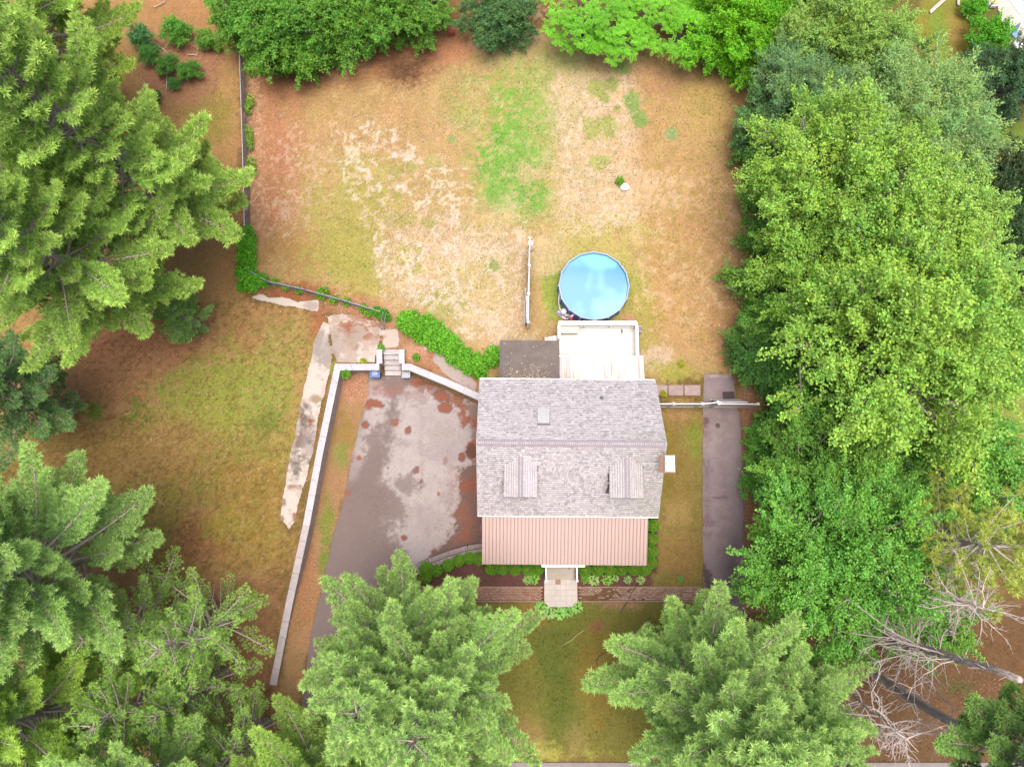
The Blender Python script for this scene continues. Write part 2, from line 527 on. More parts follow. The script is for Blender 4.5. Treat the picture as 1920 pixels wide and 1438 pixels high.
G_ = S
SOIL, TAN, PALE, OLIV, GREEN, RUST = S(202, 138, 104), S(202, 166, 114), S(232, 204, 180), S(176, 160, 84), S(136, 178, 78), S(168, 100, 62)
RECT = lambda a, b, c, d: [(a, b), (c, b), (c, d), (a, d)]
ground_ops = [
    # woods floor outside the yard
    ('p', [(-300, -200), (450, -200), (455, 560), (610, 600), (500, 1100), (330, 1600), (-400, 1700)], S(196, 150, 96), 1, .4, .6),
    ('b', 385, 215, 55, 60, S(166, 148, 66), .8, .8, 1.0),
    ('b', 395, 345, 40, 50, S(176, 148, 80), .7, .8, 1.0),
    ('b', 345, 120, 80, 80, S(188, 132, 102), .9, .8, .8),
    ('b', 350, 20, 80, 50, S(190, 138, 92), .9, .6, .6),
    ('p', [(300, 720), (420, 660), (590, 600), (560, 800), (520, 1060), (350, 1080), (-100, 1000), (-100, 820)], S(166, 146, 72), .95, .9, 1.2),
    ('b', 270, 680, 160, 90, S(184, 130, 96), .9, 1.0, 1.2),
    ('b', 180, 740, 120, 70, S(182, 130, 92), .9, 1.0, 1.2),
    ('b', 500, 640, 80, 50, S(180, 128, 82), .9, .7, .8),
    ('b', 420, 745, 115, 75, S(156, 160, 62), .9, .9, 1.2),
    ('b', 500, 745, 40, 70, S(152, 158, 74), .7, .6, .8),
    ('b', 345, 740, 45, 50, S(148, 152, 56), .5, .6, .9),
    ('b', 470, 700, 90, 60, S(162, 164, 66), .7, .9, 1.6), ('b', 400, 880, 90, 60, S(160, 150, 62), .6, .9, 1.6), ('b', 520, 640, 50, 40, S(168, 156, 84), .7, .7, 1.2), ('b', 250, 620, 120, 60, S(186, 124, 88), .7, 1.0, 1.2),
    ('b', 490, 795, 32, 24, S(118, 132, 40), .8, .4, .7),
    ('b', 174, 775, 20, 18, S(112, 146, 36), .9, .3, .5),
    ('b', 262, 785, 35, 28, S(122, 138, 40), .85, .4, .9),
    ('b', 420, 870, 120, 60, S(152, 142, 62), .8, .8, 1.2),
    ('b', 470, 930, 80, 75, S(168, 128, 62), .8, .7, 1.0),
    ('b', 320, 840, 80, 60, S(170, 128, 76), .8, .8, 1.0),
    ('b', 160, 850, 120, 60, S(160, 124, 66), .8, .8, 1.2),
    ('b', 380, 1010, 60, 60, S(170, 112, 78), .9, .6, .8),
    ('b', 420, 985, 40, 30, S(160, 150, 40), .6, .4, .8),
    ('b', 480, 1040, 60, 40, S(164, 128, 60), .7, .5, .8),
    ('p', [(-100, 1080), (520, 1080), (515, 1300), (500, 1600), (-300, 1600)], S(190, 136, 98), .9, 1.2, 1.2),
    ('f', [(0, 560), (600, 560), (560, 1080), (0, 1080)], S(196, 156, 110), .5, .5, .5, 0, 5.5, .62),
    ('f', [(0, 560), (600, 560), (560, 1080), (0, 1080)], S(120, 92, 44), .5, .5, .5, 0, 4.3, .6),
    # fenced back yard
    ('p', [(462, 70), (1000, 20), (1420, 60), (1440, 690), (1240, 720), (900, 720), (740, 600), (478, 520)], TAN, 1, .35, .5),
    ('p', [(462, 90), (560, 90), (585, 250), (545, 420), (478, 530), (462, 400)], SOIL, .95, 1.3, 1.2),
    ('p', [(480, 90), (900, 40), (930, 110), (700, 160), (480, 180)], S(192, 130, 94), .95, 1.0, 1.0),
    ('b', 760, 130, 60, 45, S(160, 106, 72), .7, .8, .8),
    ('b', 690, 230, 130, 70, S(200, 158, 108), .8, 1.2, 1.2),
    ('b', 960, 70, 70, 45, S(214, 176, 138), .8, .8, .8),
    ('b', 560, 470, 90, 50, S(192, 150, 92), .9, 1.0, 1.2),
    ('b', 660, 410, 85, 110, S(186, 172, 92), .9, 1.1, 1.6),
    ('b', 690, 500, 60, 60, S(182, 170, 86), .8, .9, 1.2),
    ('b', 870, 180, 60, 55, S(190, 164, 108), .7, .9, 1.0),
    ('b', 985, 255, 100, 170, S(180, 178, 98), .75, 1.6, 2.0),
    ('b', 1040, 170, 70, 90, S(176, 180, 104), .8, .9, 1.2),
    ('b', 960, 270, 44, 100, S(152, 180, 82), .8, 1.3, 2.2),
    ('b', 1000, 235, 40, 60, S(156, 182, 90), .75, 1.0, 1.8),
    ('b', 945, 245, 30, 62, S(128, 180, 64), .85, .8, 1.6),
    ('b', 935, 285, 18, 60, S(116, 178, 56), .85, .5, 1.2),
    ('b', 985, 285, 36, 44, S(140, 182, 76), .75, .8, 1.6),
    ('b', 960, 360, 46, 46, S(140, 180, 80), .85, .8, 1.6),
    ('b', 1010, 365, 26, 22, S(134, 180, 76), .8, .5, 1.0),
    ('b', 1005, 325, 24, 10, S(214, 184, 140), .7, .3, .6),
    ('b', 950, 405, 36, 24, S(160, 184, 104), .8, .6, 1.0),
    ('b', 880, 200, 40, 40, S(176, 176, 100), .7, .8, 1.2),
    ('p', [(1040, 130), (1200, 130), (1240, 300), (1180, 420), (1050, 440), (1040, 300)], S(222, 188, 152), .8, .8, 1.0),
    ('p', [(1200, 90), (1420, 90), (1420, 440), (1240, 470), (1190, 300)], S(204, 162, 112), .9, .9, .8),
    ('b', 1250, 160, 60, 30, S(188, 140, 104), .8, .6, .8),
    ('b', 1330, 200, 60, 60, S(196, 164, 98), .8, .8, 1.0),
    ('b', 1230, 360, 60, 40, S(226, 190, 152), .8, .8, .8),
    ('b', 1395, 250, 30, 120, S(186, 136, 92), .7, .6, .6),
    ('p', [(1210, 400), (1420, 400), (1400, 700), (1210, 640)], S(208, 162, 112), .9, .7, .7),
    ('b', 1380, 600, 40, 110, S(190, 138, 102), .8, .6, .7),
    ('b', 1115, 540, 102, 100, S(196, 182, 100), .9, .6, .9),
    ('b', 1110, 440, 90, 36, S(206, 186, 112), .8, .5, .9),
    ('b', 1040, 545, 20, 60, S(150, 172, 66), .8, .3, .5),
    ('b', 1192, 560, 18, 60, S(168, 172, 76), .8, .3, .5),
    ('b', 1210, 620, 30, 80, S(190, 172, 92), .8, .5, .7),
    ('b', 1230, 670, 30, 26, S(224, 190, 166), .9, .4, .6),
    ('b', 1270, 700, 45, 18, S(176, 170, 66), .8, .3, .5),
    ('b', 1175, 602, 18, 12, S(206, 150, 118), .9, .2, .3),
    ('b', 1060, 610, 20, 10, S(176, 120, 80), .9, .2, .3),
    ('p', [(720, 420), (960, 400), (985, 640), (930, 650), (850, 600), (730, 570)], S(222, 190, 158), .85, .9, 1.2),
    ('b', 880, 540, 70, 70, S(208, 184, 122), .8, .8, 1.2),
    ('b', 770, 480, 30, 35, S(190, 180, 100), .9, .4, .8),
    ('b', 830, 570, 45, 32, S(180, 172, 98), .9, .4, .7),
    ('b', 920, 500, 16, 18, S(160, 168, 96), .95, .15, .3),
    ('b', 900, 430, 60, 24, S(206, 178, 118), .8, .5, .8),
    ('b', 1020, 470, 40, 40, S(222, 192, 148), .8, .5, .8),
    # pale dead thatch
    ('f', [(640, 250), (700, 235), (800, 290), (870, 330), (860, 570), (730, 585), (690, 430), (640, 330)], S(236, 208, 190), .55, .5, .6, 0, 2.6, .585),
    ('r', [(630, 240), (700, 225), (800, 270), (880, 320), (870, 570), (730, 590), (690, 430), (630, 330)], S(240, 214, 198), .9, .4, .6, 0, .75, .055),
    ('r', [(850, 420), (990, 420), (985, 650), (850, 640)], S(238, 212, 194), .8, .4, .6, 0, .9, .05),
    ('r', [(1040, 140), (1190, 140), (1190, 430), (1050, 440)], S(236, 208, 188), .8, .4, .6, 0, .9, .05),
    ('r', [(490, 230), (640, 200), (650, 420), (500, 440)], S(228, 192, 166), .6, .4, .6, 0, .8, .035),
    ('f', [(480, 260), (640, 220), (640, 330), (560, 400), (540, 460), (480, 430)], S(226, 190, 164), .6, .4, .5, 0, 3.2, .62),
    ('f', [(620, 120), (900, 120), (900, 260), (620, 220)], S(226, 194, 164), .35, .4, .5, 0, 4.2, .64),
    ('f', [(840, 420), (1000, 420), (985, 640), (840, 620)], S(232, 206, 184), .6, .4, .6, 0, 3.0, .56),
    ('f', [(1040, 170), (1180, 150), (1180, 420), (1050, 440)], S(232, 204, 182), .6, .4, .6, 0, 2.8, .55),
    ('f', [(1180, 330), (1400, 330), (1400, 640), (1200, 640)], S(232, 196, 158), .5, .5, .6, 0, 2.4, .58),
    ('f', [(1200, 100), (1420, 100), (1420, 640), (1200, 640)], S(186, 156, 76), .55, .5, .6, 0, 3.1, .6),
    ('f', [(880, 80), (1100, 80), (1100, 420), (880, 420)], S(216, 190, 140), .5, .5, .6, 0, 2.7, .6),
    # green islands among the thatch
    ('b', 1186, 192, 16, 22, S(148, 172, 92), 1, .12, .25), ('b', 1200, 222, 15, 16, S(146, 170, 88), 1, .12, .2),
    ('b', 1163, 126, 17, 12, S(150, 172, 92), .95, .12, .2), ('b', 1112, 240, 18, 22, S(180, 178, 98), .9, .15, .3),
    ('b', 1140, 238, 16, 18, S(174, 176, 96), .9, .15, .3), ('b', 1124, 303, 17, 14, S(178, 180, 102), .95, .15, .25),
    ('b', 1262, 251, 11, 11, S(156, 178, 112), .95, .1, .15), ('b', 1118, 165, 14, 16, S(170, 176, 92), .9, .15, .2),
    ('b', 1148, 158, 14, 12, S(164, 172, 92), .9, .15, .2), ('b', 1133, 183, 8, 8, S(160, 172, 88), .9, .1, .15),
    ('b', 1158, 204, 7, 7, S(160, 170, 88), .9, .1, .15), ('b', 740, 320, 16, 12, S(186, 170, 96), .9, .15, .3),
    ('b', 775, 312, 12, 14, S(178, 170, 96), .9, .15, .3), ('b', 812, 302, 16, 14, S(190, 176, 104), .9, .15, .3),
    ('b', 716, 322, 14, 14, S(188, 172, 98), .9, .15, .3), ('b', 745, 370, 12, 10, S(178, 168, 92), .9, .15, .3),
    ('b', 804, 418, 16, 12, S(184, 174, 102), .9, .15, .3), ('b', 758, 415, 22, 14, S(184, 170, 98), .9, .15, .3),
    ('b', 845, 260, 9, 8, S(156, 172, 100), .9, .1, .2), ('b', 640, 560, 40, 14, S(170, 164, 70), .7, .3, .5),
    # leaf litter along the chain link fence
    ('f', [(462, 140), (490, 150), (490, 430), (465, 430)], S(224, 176, 146), .85, .3, .4, 0, 5.0, .5),
    ('b', 660, 575, 60, 18, S(206, 146, 112), .9, .4, .5),
    ('b', 560, 548, 70, 12, S(178, 106, 74), .95, .3, .4),
    ('b', 600, 600, 18, 30, S(178, 110, 78), .8, .3, .4),
    # between the steps, hedge and house
    ('p', [(715, 600), (760, 590), (905, 720), (900, 750), (830, 712), (765, 680), (715, 680)], S(196, 142, 112), .9, .25, .3),
    ('b', 780, 660, 22, 14, S(216, 160, 134), .9, .2, .3), ('b', 800, 690, 16, 10, S(176, 112, 80), .9, .2, .3),
    # sunken strip beside the retaining wall
    ('p', [(625, 690), (700, 690), (690, 745), (655, 880), (620, 1010), (590, 1190), (560, 1330), (520, 1330), (560, 1100)], S(182, 138, 100), 1, .2, .2, -0.6),
    ('b', 665, 725, 32, 32, S(204, 146, 116), .95, .25, .4, -1), ('b', 640, 700, 18, 10, S(150, 160, 60), .8, .2, .3, -1),
    ('b', 650, 800, 24, 40, S(164, 132, 66), .8, .3, .5, -1), ('b', 635, 860, 14, 26, S(130, 152, 60), .8, .2, .3, -1),
    ('b', 620, 900, 22, 50, S(178, 134, 96), .8, .3, .4, -1), ('b', 612, 985, 10, 45, S(138, 150, 52), .85, .2, .3, -1),
    ('b', 608, 1050, 10, 30, S(128, 146, 48), .85, .2, .3, -.8), ('b', 575, 1110, 20, 60, S(180, 126, 90), .8, .3, .4, -.6),
    # lawn right of the house
    ('p', [(1225, 765), (1320, 765), (1318, 1130), (1210, 1100), (1215, 960)], S(152, 130, 68), 1, .12, .1),
    ('b', 1275, 780, 40, 12, S(192, 146, 104), .8, .3, .5), ('b', 1303, 820, 14, 34, S(138, 148, 52), .85, .25, .4),
    ('b', 1270, 900, 26, 50, S(152, 122, 62), .7, .4, .6), ('b', 1275, 1040, 34, 40, S(158, 122, 70), .8, .4, .6),
    ('b', 1268, 960, 22, 22, S(190, 150, 100), .5, .3, .5), ('b', 1250, 855, 18, 60, S(150, 128, 46), .7, .3, .5),
    ('b', 1280, 752, 34, 7, S(200, 164, 106), .9, .15, .2),
    ('p', [(1384, 700), (1430, 690), (1440, 1150), (1385, 1150), (1394, 880)], S(184, 134, 104), .95, .12, .15),
    # mulch bed before the porch
    ('p', [(780, 1070), (905, 1045), (905, 1060), (1222, 1060), (1222, 1100), (780, 1100)], S(122, 78, 76), 1, .08, .08),
    ('p', [(1212, 965), (1232, 965), (1232, 1075), (1212, 1075)], S(112, 76, 60), 1, .08, .08),
    # front lawn
    ('p', [(780, 1126), (1320, 1126), (1330, 1420), (1100, 1424), (940, 1424), (600, 1420), (740, 1150)], S(138, 130, 54), 1, .4, .4),
    ('b', 1060, 1190, 60, 60, S(122, 126, 46), .8, .6, .8), ('b', 1055, 1330, 30, 90, S(108, 118, 40), .85, .6, .8),
    ('b', 1040, 1240, 30, 40, S(112, 120, 42), .7, .5, .7), ('b', 1120, 1260, 40, 80, S(156, 128, 50), .7, .5, .7),
    ('b', 1000, 1150, 24, 22, S(176, 130, 68), .8, .4, .5), ('b', 1122, 1172, 12, 10, S(164, 110, 78), .8, .2, .3),
    ('b', 1165, 1132, 36, 12, S(176, 136, 104), .85, .25, .3), ('b', 830, 1140, 50, 22, S(162, 108, 60), .9, .4, .5),
    ('b', 990, 1390, 30, 40, S(176, 140, 88), .6, .5, .5), ('b', 1078, 1395, 18, 36, S(180, 146, 100), .5, .5, .5),
    ('b', 1030, 1415, 60, 14, S(186, 178, 84), .9, .3, .5),
    # dark brown wood floor under the pines at the lower right
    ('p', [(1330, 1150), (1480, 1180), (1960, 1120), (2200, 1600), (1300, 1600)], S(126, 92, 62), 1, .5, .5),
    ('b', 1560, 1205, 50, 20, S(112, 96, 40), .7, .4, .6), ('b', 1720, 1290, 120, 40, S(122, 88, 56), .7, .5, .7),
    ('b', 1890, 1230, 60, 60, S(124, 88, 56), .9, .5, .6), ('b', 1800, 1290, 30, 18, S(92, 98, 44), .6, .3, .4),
    # neighbours' grass beyond the trees on the right
    ('p', [(1440, -200), (2600, -200), (2600, 1100), (1900, 1100), (1440, 700)], S(122, 108, 52), 1, 1, .8),
    ('p', [(1720, -60), (1840, -60), (1830, 110), (1790, 130), (1720, 120)], S(148, 144, 50), 1, .5, .5),
    ('b', 1790, 60, 26, 40, S(176, 140, 74), .7, .4, .5), ('b', 1762, 60, 18, 50, S(124, 160, 44), .7, .3, .4),
    ('b', 1870, 250, 60, 40, S(120, 142, 44), .95, .5, .6), ('b', 1860, 275, 25, 10, S(170, 120, 74), .7, .3, .4),
    ('b', 1890, 760, 60, 90, S(154, 164, 76), 1, .5, .6), ('b', 1860, 770, 18, 70, S(190, 134, 74), .8, .3, .5),
    ('b', 1910, 690, 30, 30, S(130, 168, 54), .9, .3, .4), ('b', 1900, 820, 24, 20, S(196, 128, 74), .8, .3, .5),
    ('b', 1720, 810, 60, 30, S(186, 124, 76), .8, .4, .5),
    # wood floor under the shrubs along the top
    ('p', [(440, -200), (1480, -200), (1440, 80), (1030, 60), (870, 60), (620, 70), (500, 70)], S(150, 108, 66), .9, .5, .5),
    ('f', [(870, 0), (1030, 20), (1000, 100), (880, 80)], S(226, 186, 152), .6, .4, .5, 0, 4.0, .52),
]

# grid: fine where the camera looks, coarse out to the horizon
gx = np.concatenate([[-900, -300, -120, -70, -50], np.arange(-42, 42.01, .13), [50, 70, 120, 300, 900]])
gy = np.concatenate([[-900, -300, -120, -60, -35, -26], np.arange(-19, 38.01, .13), [46, 60, 90, 160, 350, 900]])
X, Y = np.meshgrid(gx, gy)
x, y = X.ravel(), Y.ravel()
z = ground_z(x, y)
amp = np.clip((np.maximum(abs(x) - 45, 0) + np.maximum(abs(y - 10) - 34, 0)) / 200, 0, 1)
z = z + (fbm(x, y, 0.35, 4, 40) - .5) * 0.05 * (poly_sdf(x, y, SUNK) < -.6) - 0.05 * (poly_sdf(x, y, SUNK) < -.6)
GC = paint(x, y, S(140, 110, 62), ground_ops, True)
lum_ = (GC * np.array([.3, .6, .1])).sum(1, keepdims=True)
GC = (GC * .95 + lum_ * .05) * np.array([.98, 1.0, .97])
nx, ny = len(gx), len(gy)
ii = np.arange(nx * ny).reshape(ny, nx)
F = np.stack([ii[:-1, :-1], ii[:-1, 1:], ii[1:, 1:], ii[1:, :-1]], -1).reshape(-1, 4)
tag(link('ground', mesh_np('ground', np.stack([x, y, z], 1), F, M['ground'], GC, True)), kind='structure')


def ground_at(xs, ys):
    """Colour and height of the finished ground (nearest grid point)."""
    ix = np.clip(np.searchsorted(gx, xs), 0, nx - 1)
    iy = np.clip(np.searchsorted(gy, ys), 0, ny - 1)
    k = iy * nx + ix
    return GC[k], z[k]


def sheet(name, polys, zfun, mat, base, ops, res=0.1, ragged=0.05, kind='structure'):
    """Ground-hugging slab cut along ragged outlines, with its own patches of wear."""
    xs = [p[0] for q in polys for p in q]
    ys = [p[1] for q in polys for p in q]
    ax = np.arange(min(xs) - .3, max(xs) + .3, res)
    ay = np.arange(min(ys) - .3, max(ys) + .3, res)
    XX, YY = np.meshgrid(ax, ay)
    fx, fy = XX.ravel(), YY.ravel()
    d = np.full(fx.shape, -1e9)
    for q in polys:
        d = np.maximum(d, poly_sdf(fx, fy, q))
    d = d + ragged * ((fbm(fx, fy, 1.3, 4, 77) - .5) * 3)
    n0, n1 = len(ay), len(ax)
    idx = np.arange(n0 * n1).reshape(n0, n1)
    Q = np.stack([idx[:-1, :-1], idx[:-1, 1:], idx[1:, 1:], idx[1:, :-1]], -1).reshape(-1, 4)
    dd = d[Q]
    Q = Q[(dd > -res * .7).all(1)]
    # pull outside vertices of border faces in toward the outline so that the edge is smooth
    used = np.unique(Q)
    gxn = np.gradient(d.reshape(n0, n1), res, axis=1).ravel()
    gyn = np.gradient(d.reshape(n0, n1), res, axis=0).ravel()
    nrm = np.sqrt(gxn ** 2 + gyn ** 2) + 1e-6
    mv = np.where(d < 0, -d, 0)
    mv = np.minimum(mv, res)
    px_, py_ = fx + gxn / nrm * mv, fy + gyn / nrm * mv
    remap = np.full(len(fx), -1)
    remap[used] = np.arange(len(used))
    c = paint(px_[used], py_[used], base, ops)
    V = np.stack([px_[used], py_[used], zfun(px_[used], py_[used]) - 0.03 * (d[used] < .02)], 1)
    o = link(name, mesh_np(name, V, remap[Q], mat, c, True))
    return tag(o, kind=kind)


# sunken driveway
dl = PP([(690, 700), (690, 742), (672, 800), (655, 880), (641, 950), (622, 1010), (607, 1100), (590, 1190)], -1.0)
dl = [(a * (1 if i < 6 else 1.0), b) for i, (a, b) in enumerate(dl)] + PP([(566, 1320), (546, 1441)], 0)
dr = PP([(766, 1441), (768, 1300), (772, 1130), (785, 1075)], 0) + list(reversed(EDGE)) + [(-1.7, -4.1), (-1.7, 5.1)] + [(a - .1, b - .35) for a, b in reversed(WALL_R)] + PP([(712, 705)], -1)
DK, LT, NEED = S(132, 113, 109), S(194, 181, 180), S(156, 88, 60)
D = -1.0
drive_ops = [
    ('p', [(700, 700), (900, 735), (900, 1060), (780, 1070), (640, 1010), (668, 850)], LT, .95, .6, .4, D),
    ('p', [(690, 705), (790, 705), (752, 745), (745, 800), (735, 850), (720, 900), (742, 930), (730, 975), (690, 1010), (620, 1010), (650, 900), (690, 850), (720, 790), (730, 740)], DK, .95, .5, .45, D),
    ('p', [(640, 900), (700, 880), (745, 905), (720, 1000), (760, 1040), (700, 1110), (590, 1190), (610, 1050)], S(134, 115, 111), .95, .6, .5, D),
    ('b', 650, 1005, 6, 22, S(192, 176, 164), .8, .2, .3, D), ('b', 660, 885, 10, 20, S(170, 152, 152), .7, .3, .3, D),
    ('b', 715, 990, 14, 22, S(192, 178, 172), .7, .3, .4, D), ('b', 622, 1150, 8, 16, S(206, 190, 184), .8, .2, .3, -.5),
    ('b', 690, 1075, 30, 24, S(150, 132, 130), .7, .5, .5, -.6),
    ('b', 700, 776, 14, 8, S(188, 174, 172), .8, .2, .2, D), ('b', 702, 717, 11, 4, S(188, 168, 156), .8, .15, .15, D),
    ('b', 755, 870, 3, 60, S(170, 156, 158), .5, .15, .3, D), ('b', 790, 850, 2, 70, S(166, 150, 154), .6, .1, .25, D),
    ('b', 765, 830, 14, 5, S(164, 148, 152), .6, .2, .3, D), ('b', 762, 925, 8, 40, S(168, 152, 154), .5, .2, .3, D),
    ('b', 850, 850, 40, 6, S(180, 162, 164), .5, .3, .3, D), ('b', 850, 905, 40, 8, S(176, 158, 158), .5, .3, .3, D),
    ('b', 830, 830, 28, 40, S(172, 156, 156), .6, .5, .6, D), ('b', 800, 965, 34, 24, S(174, 158, 158), .6, .5, .6, D), ('b', 800, 790, 20, 30, S(176, 162, 162), .5, .4, .6, D), ('b', 850, 930, 22, 30, S(168, 150, 150), .6, .4, .6, D), ('b', 780, 740, 20, 20, S(164, 146, 142), .7, .3, .5, D),
    ('b', 755, 905, 26, 18, S(140, 122, 118), .8, .3, .5, D), ('b', 735, 960, 16, 30, S(138, 120, 116), .8, .3, .5, D), ('b', 705, 835, 22, 40, S(136, 118, 114), .85, .3, .5, D),
    # dark damp earth by the house and the front bed
    ('p', [(862, 880), (905, 875), (905, 1040), (800, 1060), (812, 1030), (842, 1010), (856, 960)], S(120, 90, 80), .95, .15, .3, D),
    ('p', [(770, 700), (905, 760), (905, 860), (884, 850), (876, 800), (870, 775), (840, 750), (800, 735), (765, 725)], S(140, 104, 90), .8, .25, .45, D),
    ('b', 870, 780, 12, 22, NEED, .9, .12, .3, D), ('b', 886, 840, 14, 18, NEED, .9, .12, .25, D), ('b', 885, 845, 10, 12, S(104, 66, 52), .9, .12, .2, D),
    ('b', 880, 910, 24, 12, NEED, .85, .12, .4, D), ('b', 872, 960, 16, 34, S(150, 90, 64), .5, .25, .6, D), ('b', 868, 1005, 14, 12, NEED, .8, .2, .4, D),
    ('b', 895, 800, 8, 16, NEED, .9, .1, .2, D), ('b', 852, 735, 14, 6, NEED, .8, .15, .3, D), ('b', 800, 712, 24, 7, NEED, .9, .12, .3, D), ('b', 782, 718, 8, 10, NEED, .8, .12, .2, D),
    # ringed heaps of pine needles
    ('b', 703, 757, 19, 8, S(116, 84, 76), .9, .06, .12, D), ('b', 703, 757, 16, 6, NEED, .95, .06, .1, D), ('b', 692, 764, 7, 6, NEED, .9, .06, .1, D),
    ('b', 685, 796, 7.5, 8, S(116, 84, 76), .9, .05, .06, D), ('b', 685, 796, 5.5, 6, NEED, 1, .05, .06, D),
    ('b', 740, 792, 9, 9, S(130, 94, 86), .9, .06, .08, D), ('b', 740, 792, 7, 7, S(160, 100, 78), .9, .05, .08, D),
    ('b', 765, 807, 8.5, 9, S(116, 84, 76), .9, .05, .08, D), ('b', 765, 807, 6, 6.5, NEED, 1, .05, .08, D),
    ('b', 827, 743, 16, 11, S(120, 84, 74), .9, .06, .14, D), ('b', 828, 744, 12, 7, NEED, 1, .06, .1, D),
    ('b', 836, 764, 14, 11, S(120, 84, 74), .9, .06, .1, D), ('b', 836, 764, 11, 8, NEED, 1, .06, .1, D),
    ('b', 866, 857, 7, 9, S(112, 80, 70), .95, .05, .06, D), ('b', 866, 857, 5, 6.5, NEED, 1, .05, .06, D),
    ('b', 673, 859, 5, 5, NEED, .9, .05, .06, D), ('b', 652, 924, 6, 5, NEED, .9, .06, .08, D), ('b', 645, 940, 8, 5, NEED, .8, .06, .1, D),
    ('b', 757, 1008, 6.5, 6, S(120, 84, 76), .9, .05, .06, D), ('b', 757, 1008, 4.5, 4, NEED, 1, .05, .06, D),
    ('b', 722, 1025, 8, 9, S(120, 84, 76), .9, .05, .06, D), ('b', 722, 1025, 6, 6.5, NEED, 1, .05, .06, D),
    ('b', 781, 881, 6, 8, S(120, 92, 86), .9, .05, .08, D), ('b', 782, 882, 3.5, 4, NEED, .9, .05, .05, D),
    ('b', 790, 902, 3.5, 3.5, S(124, 88, 80), .9, .05, .04, D), ('b', 790, 914, 3, 2.5, S(130, 110, 112), .9, .05, .04, D),
    ('b', 822, 925, 3, 3.5, NEED, .9, .05, .04, D), ('b', 728, 877, 3, 4, S(140, 112, 106), .9, .05, .05, D), ('b', 676, 1053, 4, 4, NEED, .9, .05, .06, -.9),
    ('b', 835, 865, 4, 8, S(150, 122, 118), .8, .06, .1, D), ('b', 733, 733, 26, 10, S(160, 110, 96), .6, .3, .4, D), ('b', 858, 748, 10, 14, S(150, 92, 64), .8, .12, .3, D),
    ('b', 818, 718, 22, 6, S(120, 76, 54), .8, .1, .25, D), ('b', 801, 727, 6, 3, NEED, .9, .06, .1, D),
    ('p', [(560, 1010), (640, 930), (700, 950), (770, 1060), (780, 1300), (500, 1500)], S(138, 119, 115), .95, .5, .5, -.7),
    ('f', [(850, 880), (905, 880), (905, 1040), (800, 1060)], S(160, 90, 60), .4, .25, .3, D, 3.0, .6),
]
sheet('driveway', [dl + dr], lambda a, b: sunk_z(b) + 0.03, M['asphalt'], S(144, 125, 121), drive_ops, 0.075, 0.05)

# asphalt strip right of the house
sheet('side_driveway', [PP([(1319, 703), (1330, 700), (1373, 701), (1377, 712), (1380, 745), (1387, 775), (1393, 850), (1396, 960), (1394, 1145), (1400, 1300), (1402, 1441), (1328, 1441), (1330, 1300), (1326, 1145), (1318, 1090), (1317, 900)])],
      lambda a, b: 0 * a + 0.012, M['asphalt'], S(152, 133, 135), [
    ('p', RECT(1322, 715, 1345, 775), S(172, 158, 154), .7, .3, .2),
    ('p', RECT(1330, 800, 1345, 1100), S(164, 146, 148), .7, .3, .3), ('p', RECT(1365, 760, 1388, 1000), S(166, 148, 150), .7, .4, .3),
    ('p', [(1318, 783), (1325, 780), (1331, 788), (1328, 802), (1319, 802)], S(112, 82, 80), .95, .05, .04),
    ('p', RECT(1317, 860, 1332, 1000), S(124, 98, 104), .7, .25, .4), ('b', 1322, 812, 8, 7, S(128, 94, 92), .6, .12, .2),
    ('p', [(1317, 1055), (1330, 1070), (1340, 1100), (1344, 1140), (1330, 1145), (1318, 1090)], S(92, 70, 68), .9, .15, .25),
    ('b', 1362, 1125, 7, 20, S(146, 88, 66), .8, .15, .2), ('b', 1338, 933, 20, 1.5, S(110, 86, 88), .8, .05, .1), ('b', 1372, 1090, 10, 60, S(132, 108, 116), .6, .3, .3),
    ('b', 1350, 720, 26, 16, S(160, 140, 148), .7, .3, .3), ('b', 1340, 705, 18, 3, S(214, 184, 164), .7, .1, .1),
    ('f', RECT(1317, 700, 1395, 1145), S(176, 158, 158), .4, .3, .3, 0, 2.2, .58)], 0.09, 0.04)

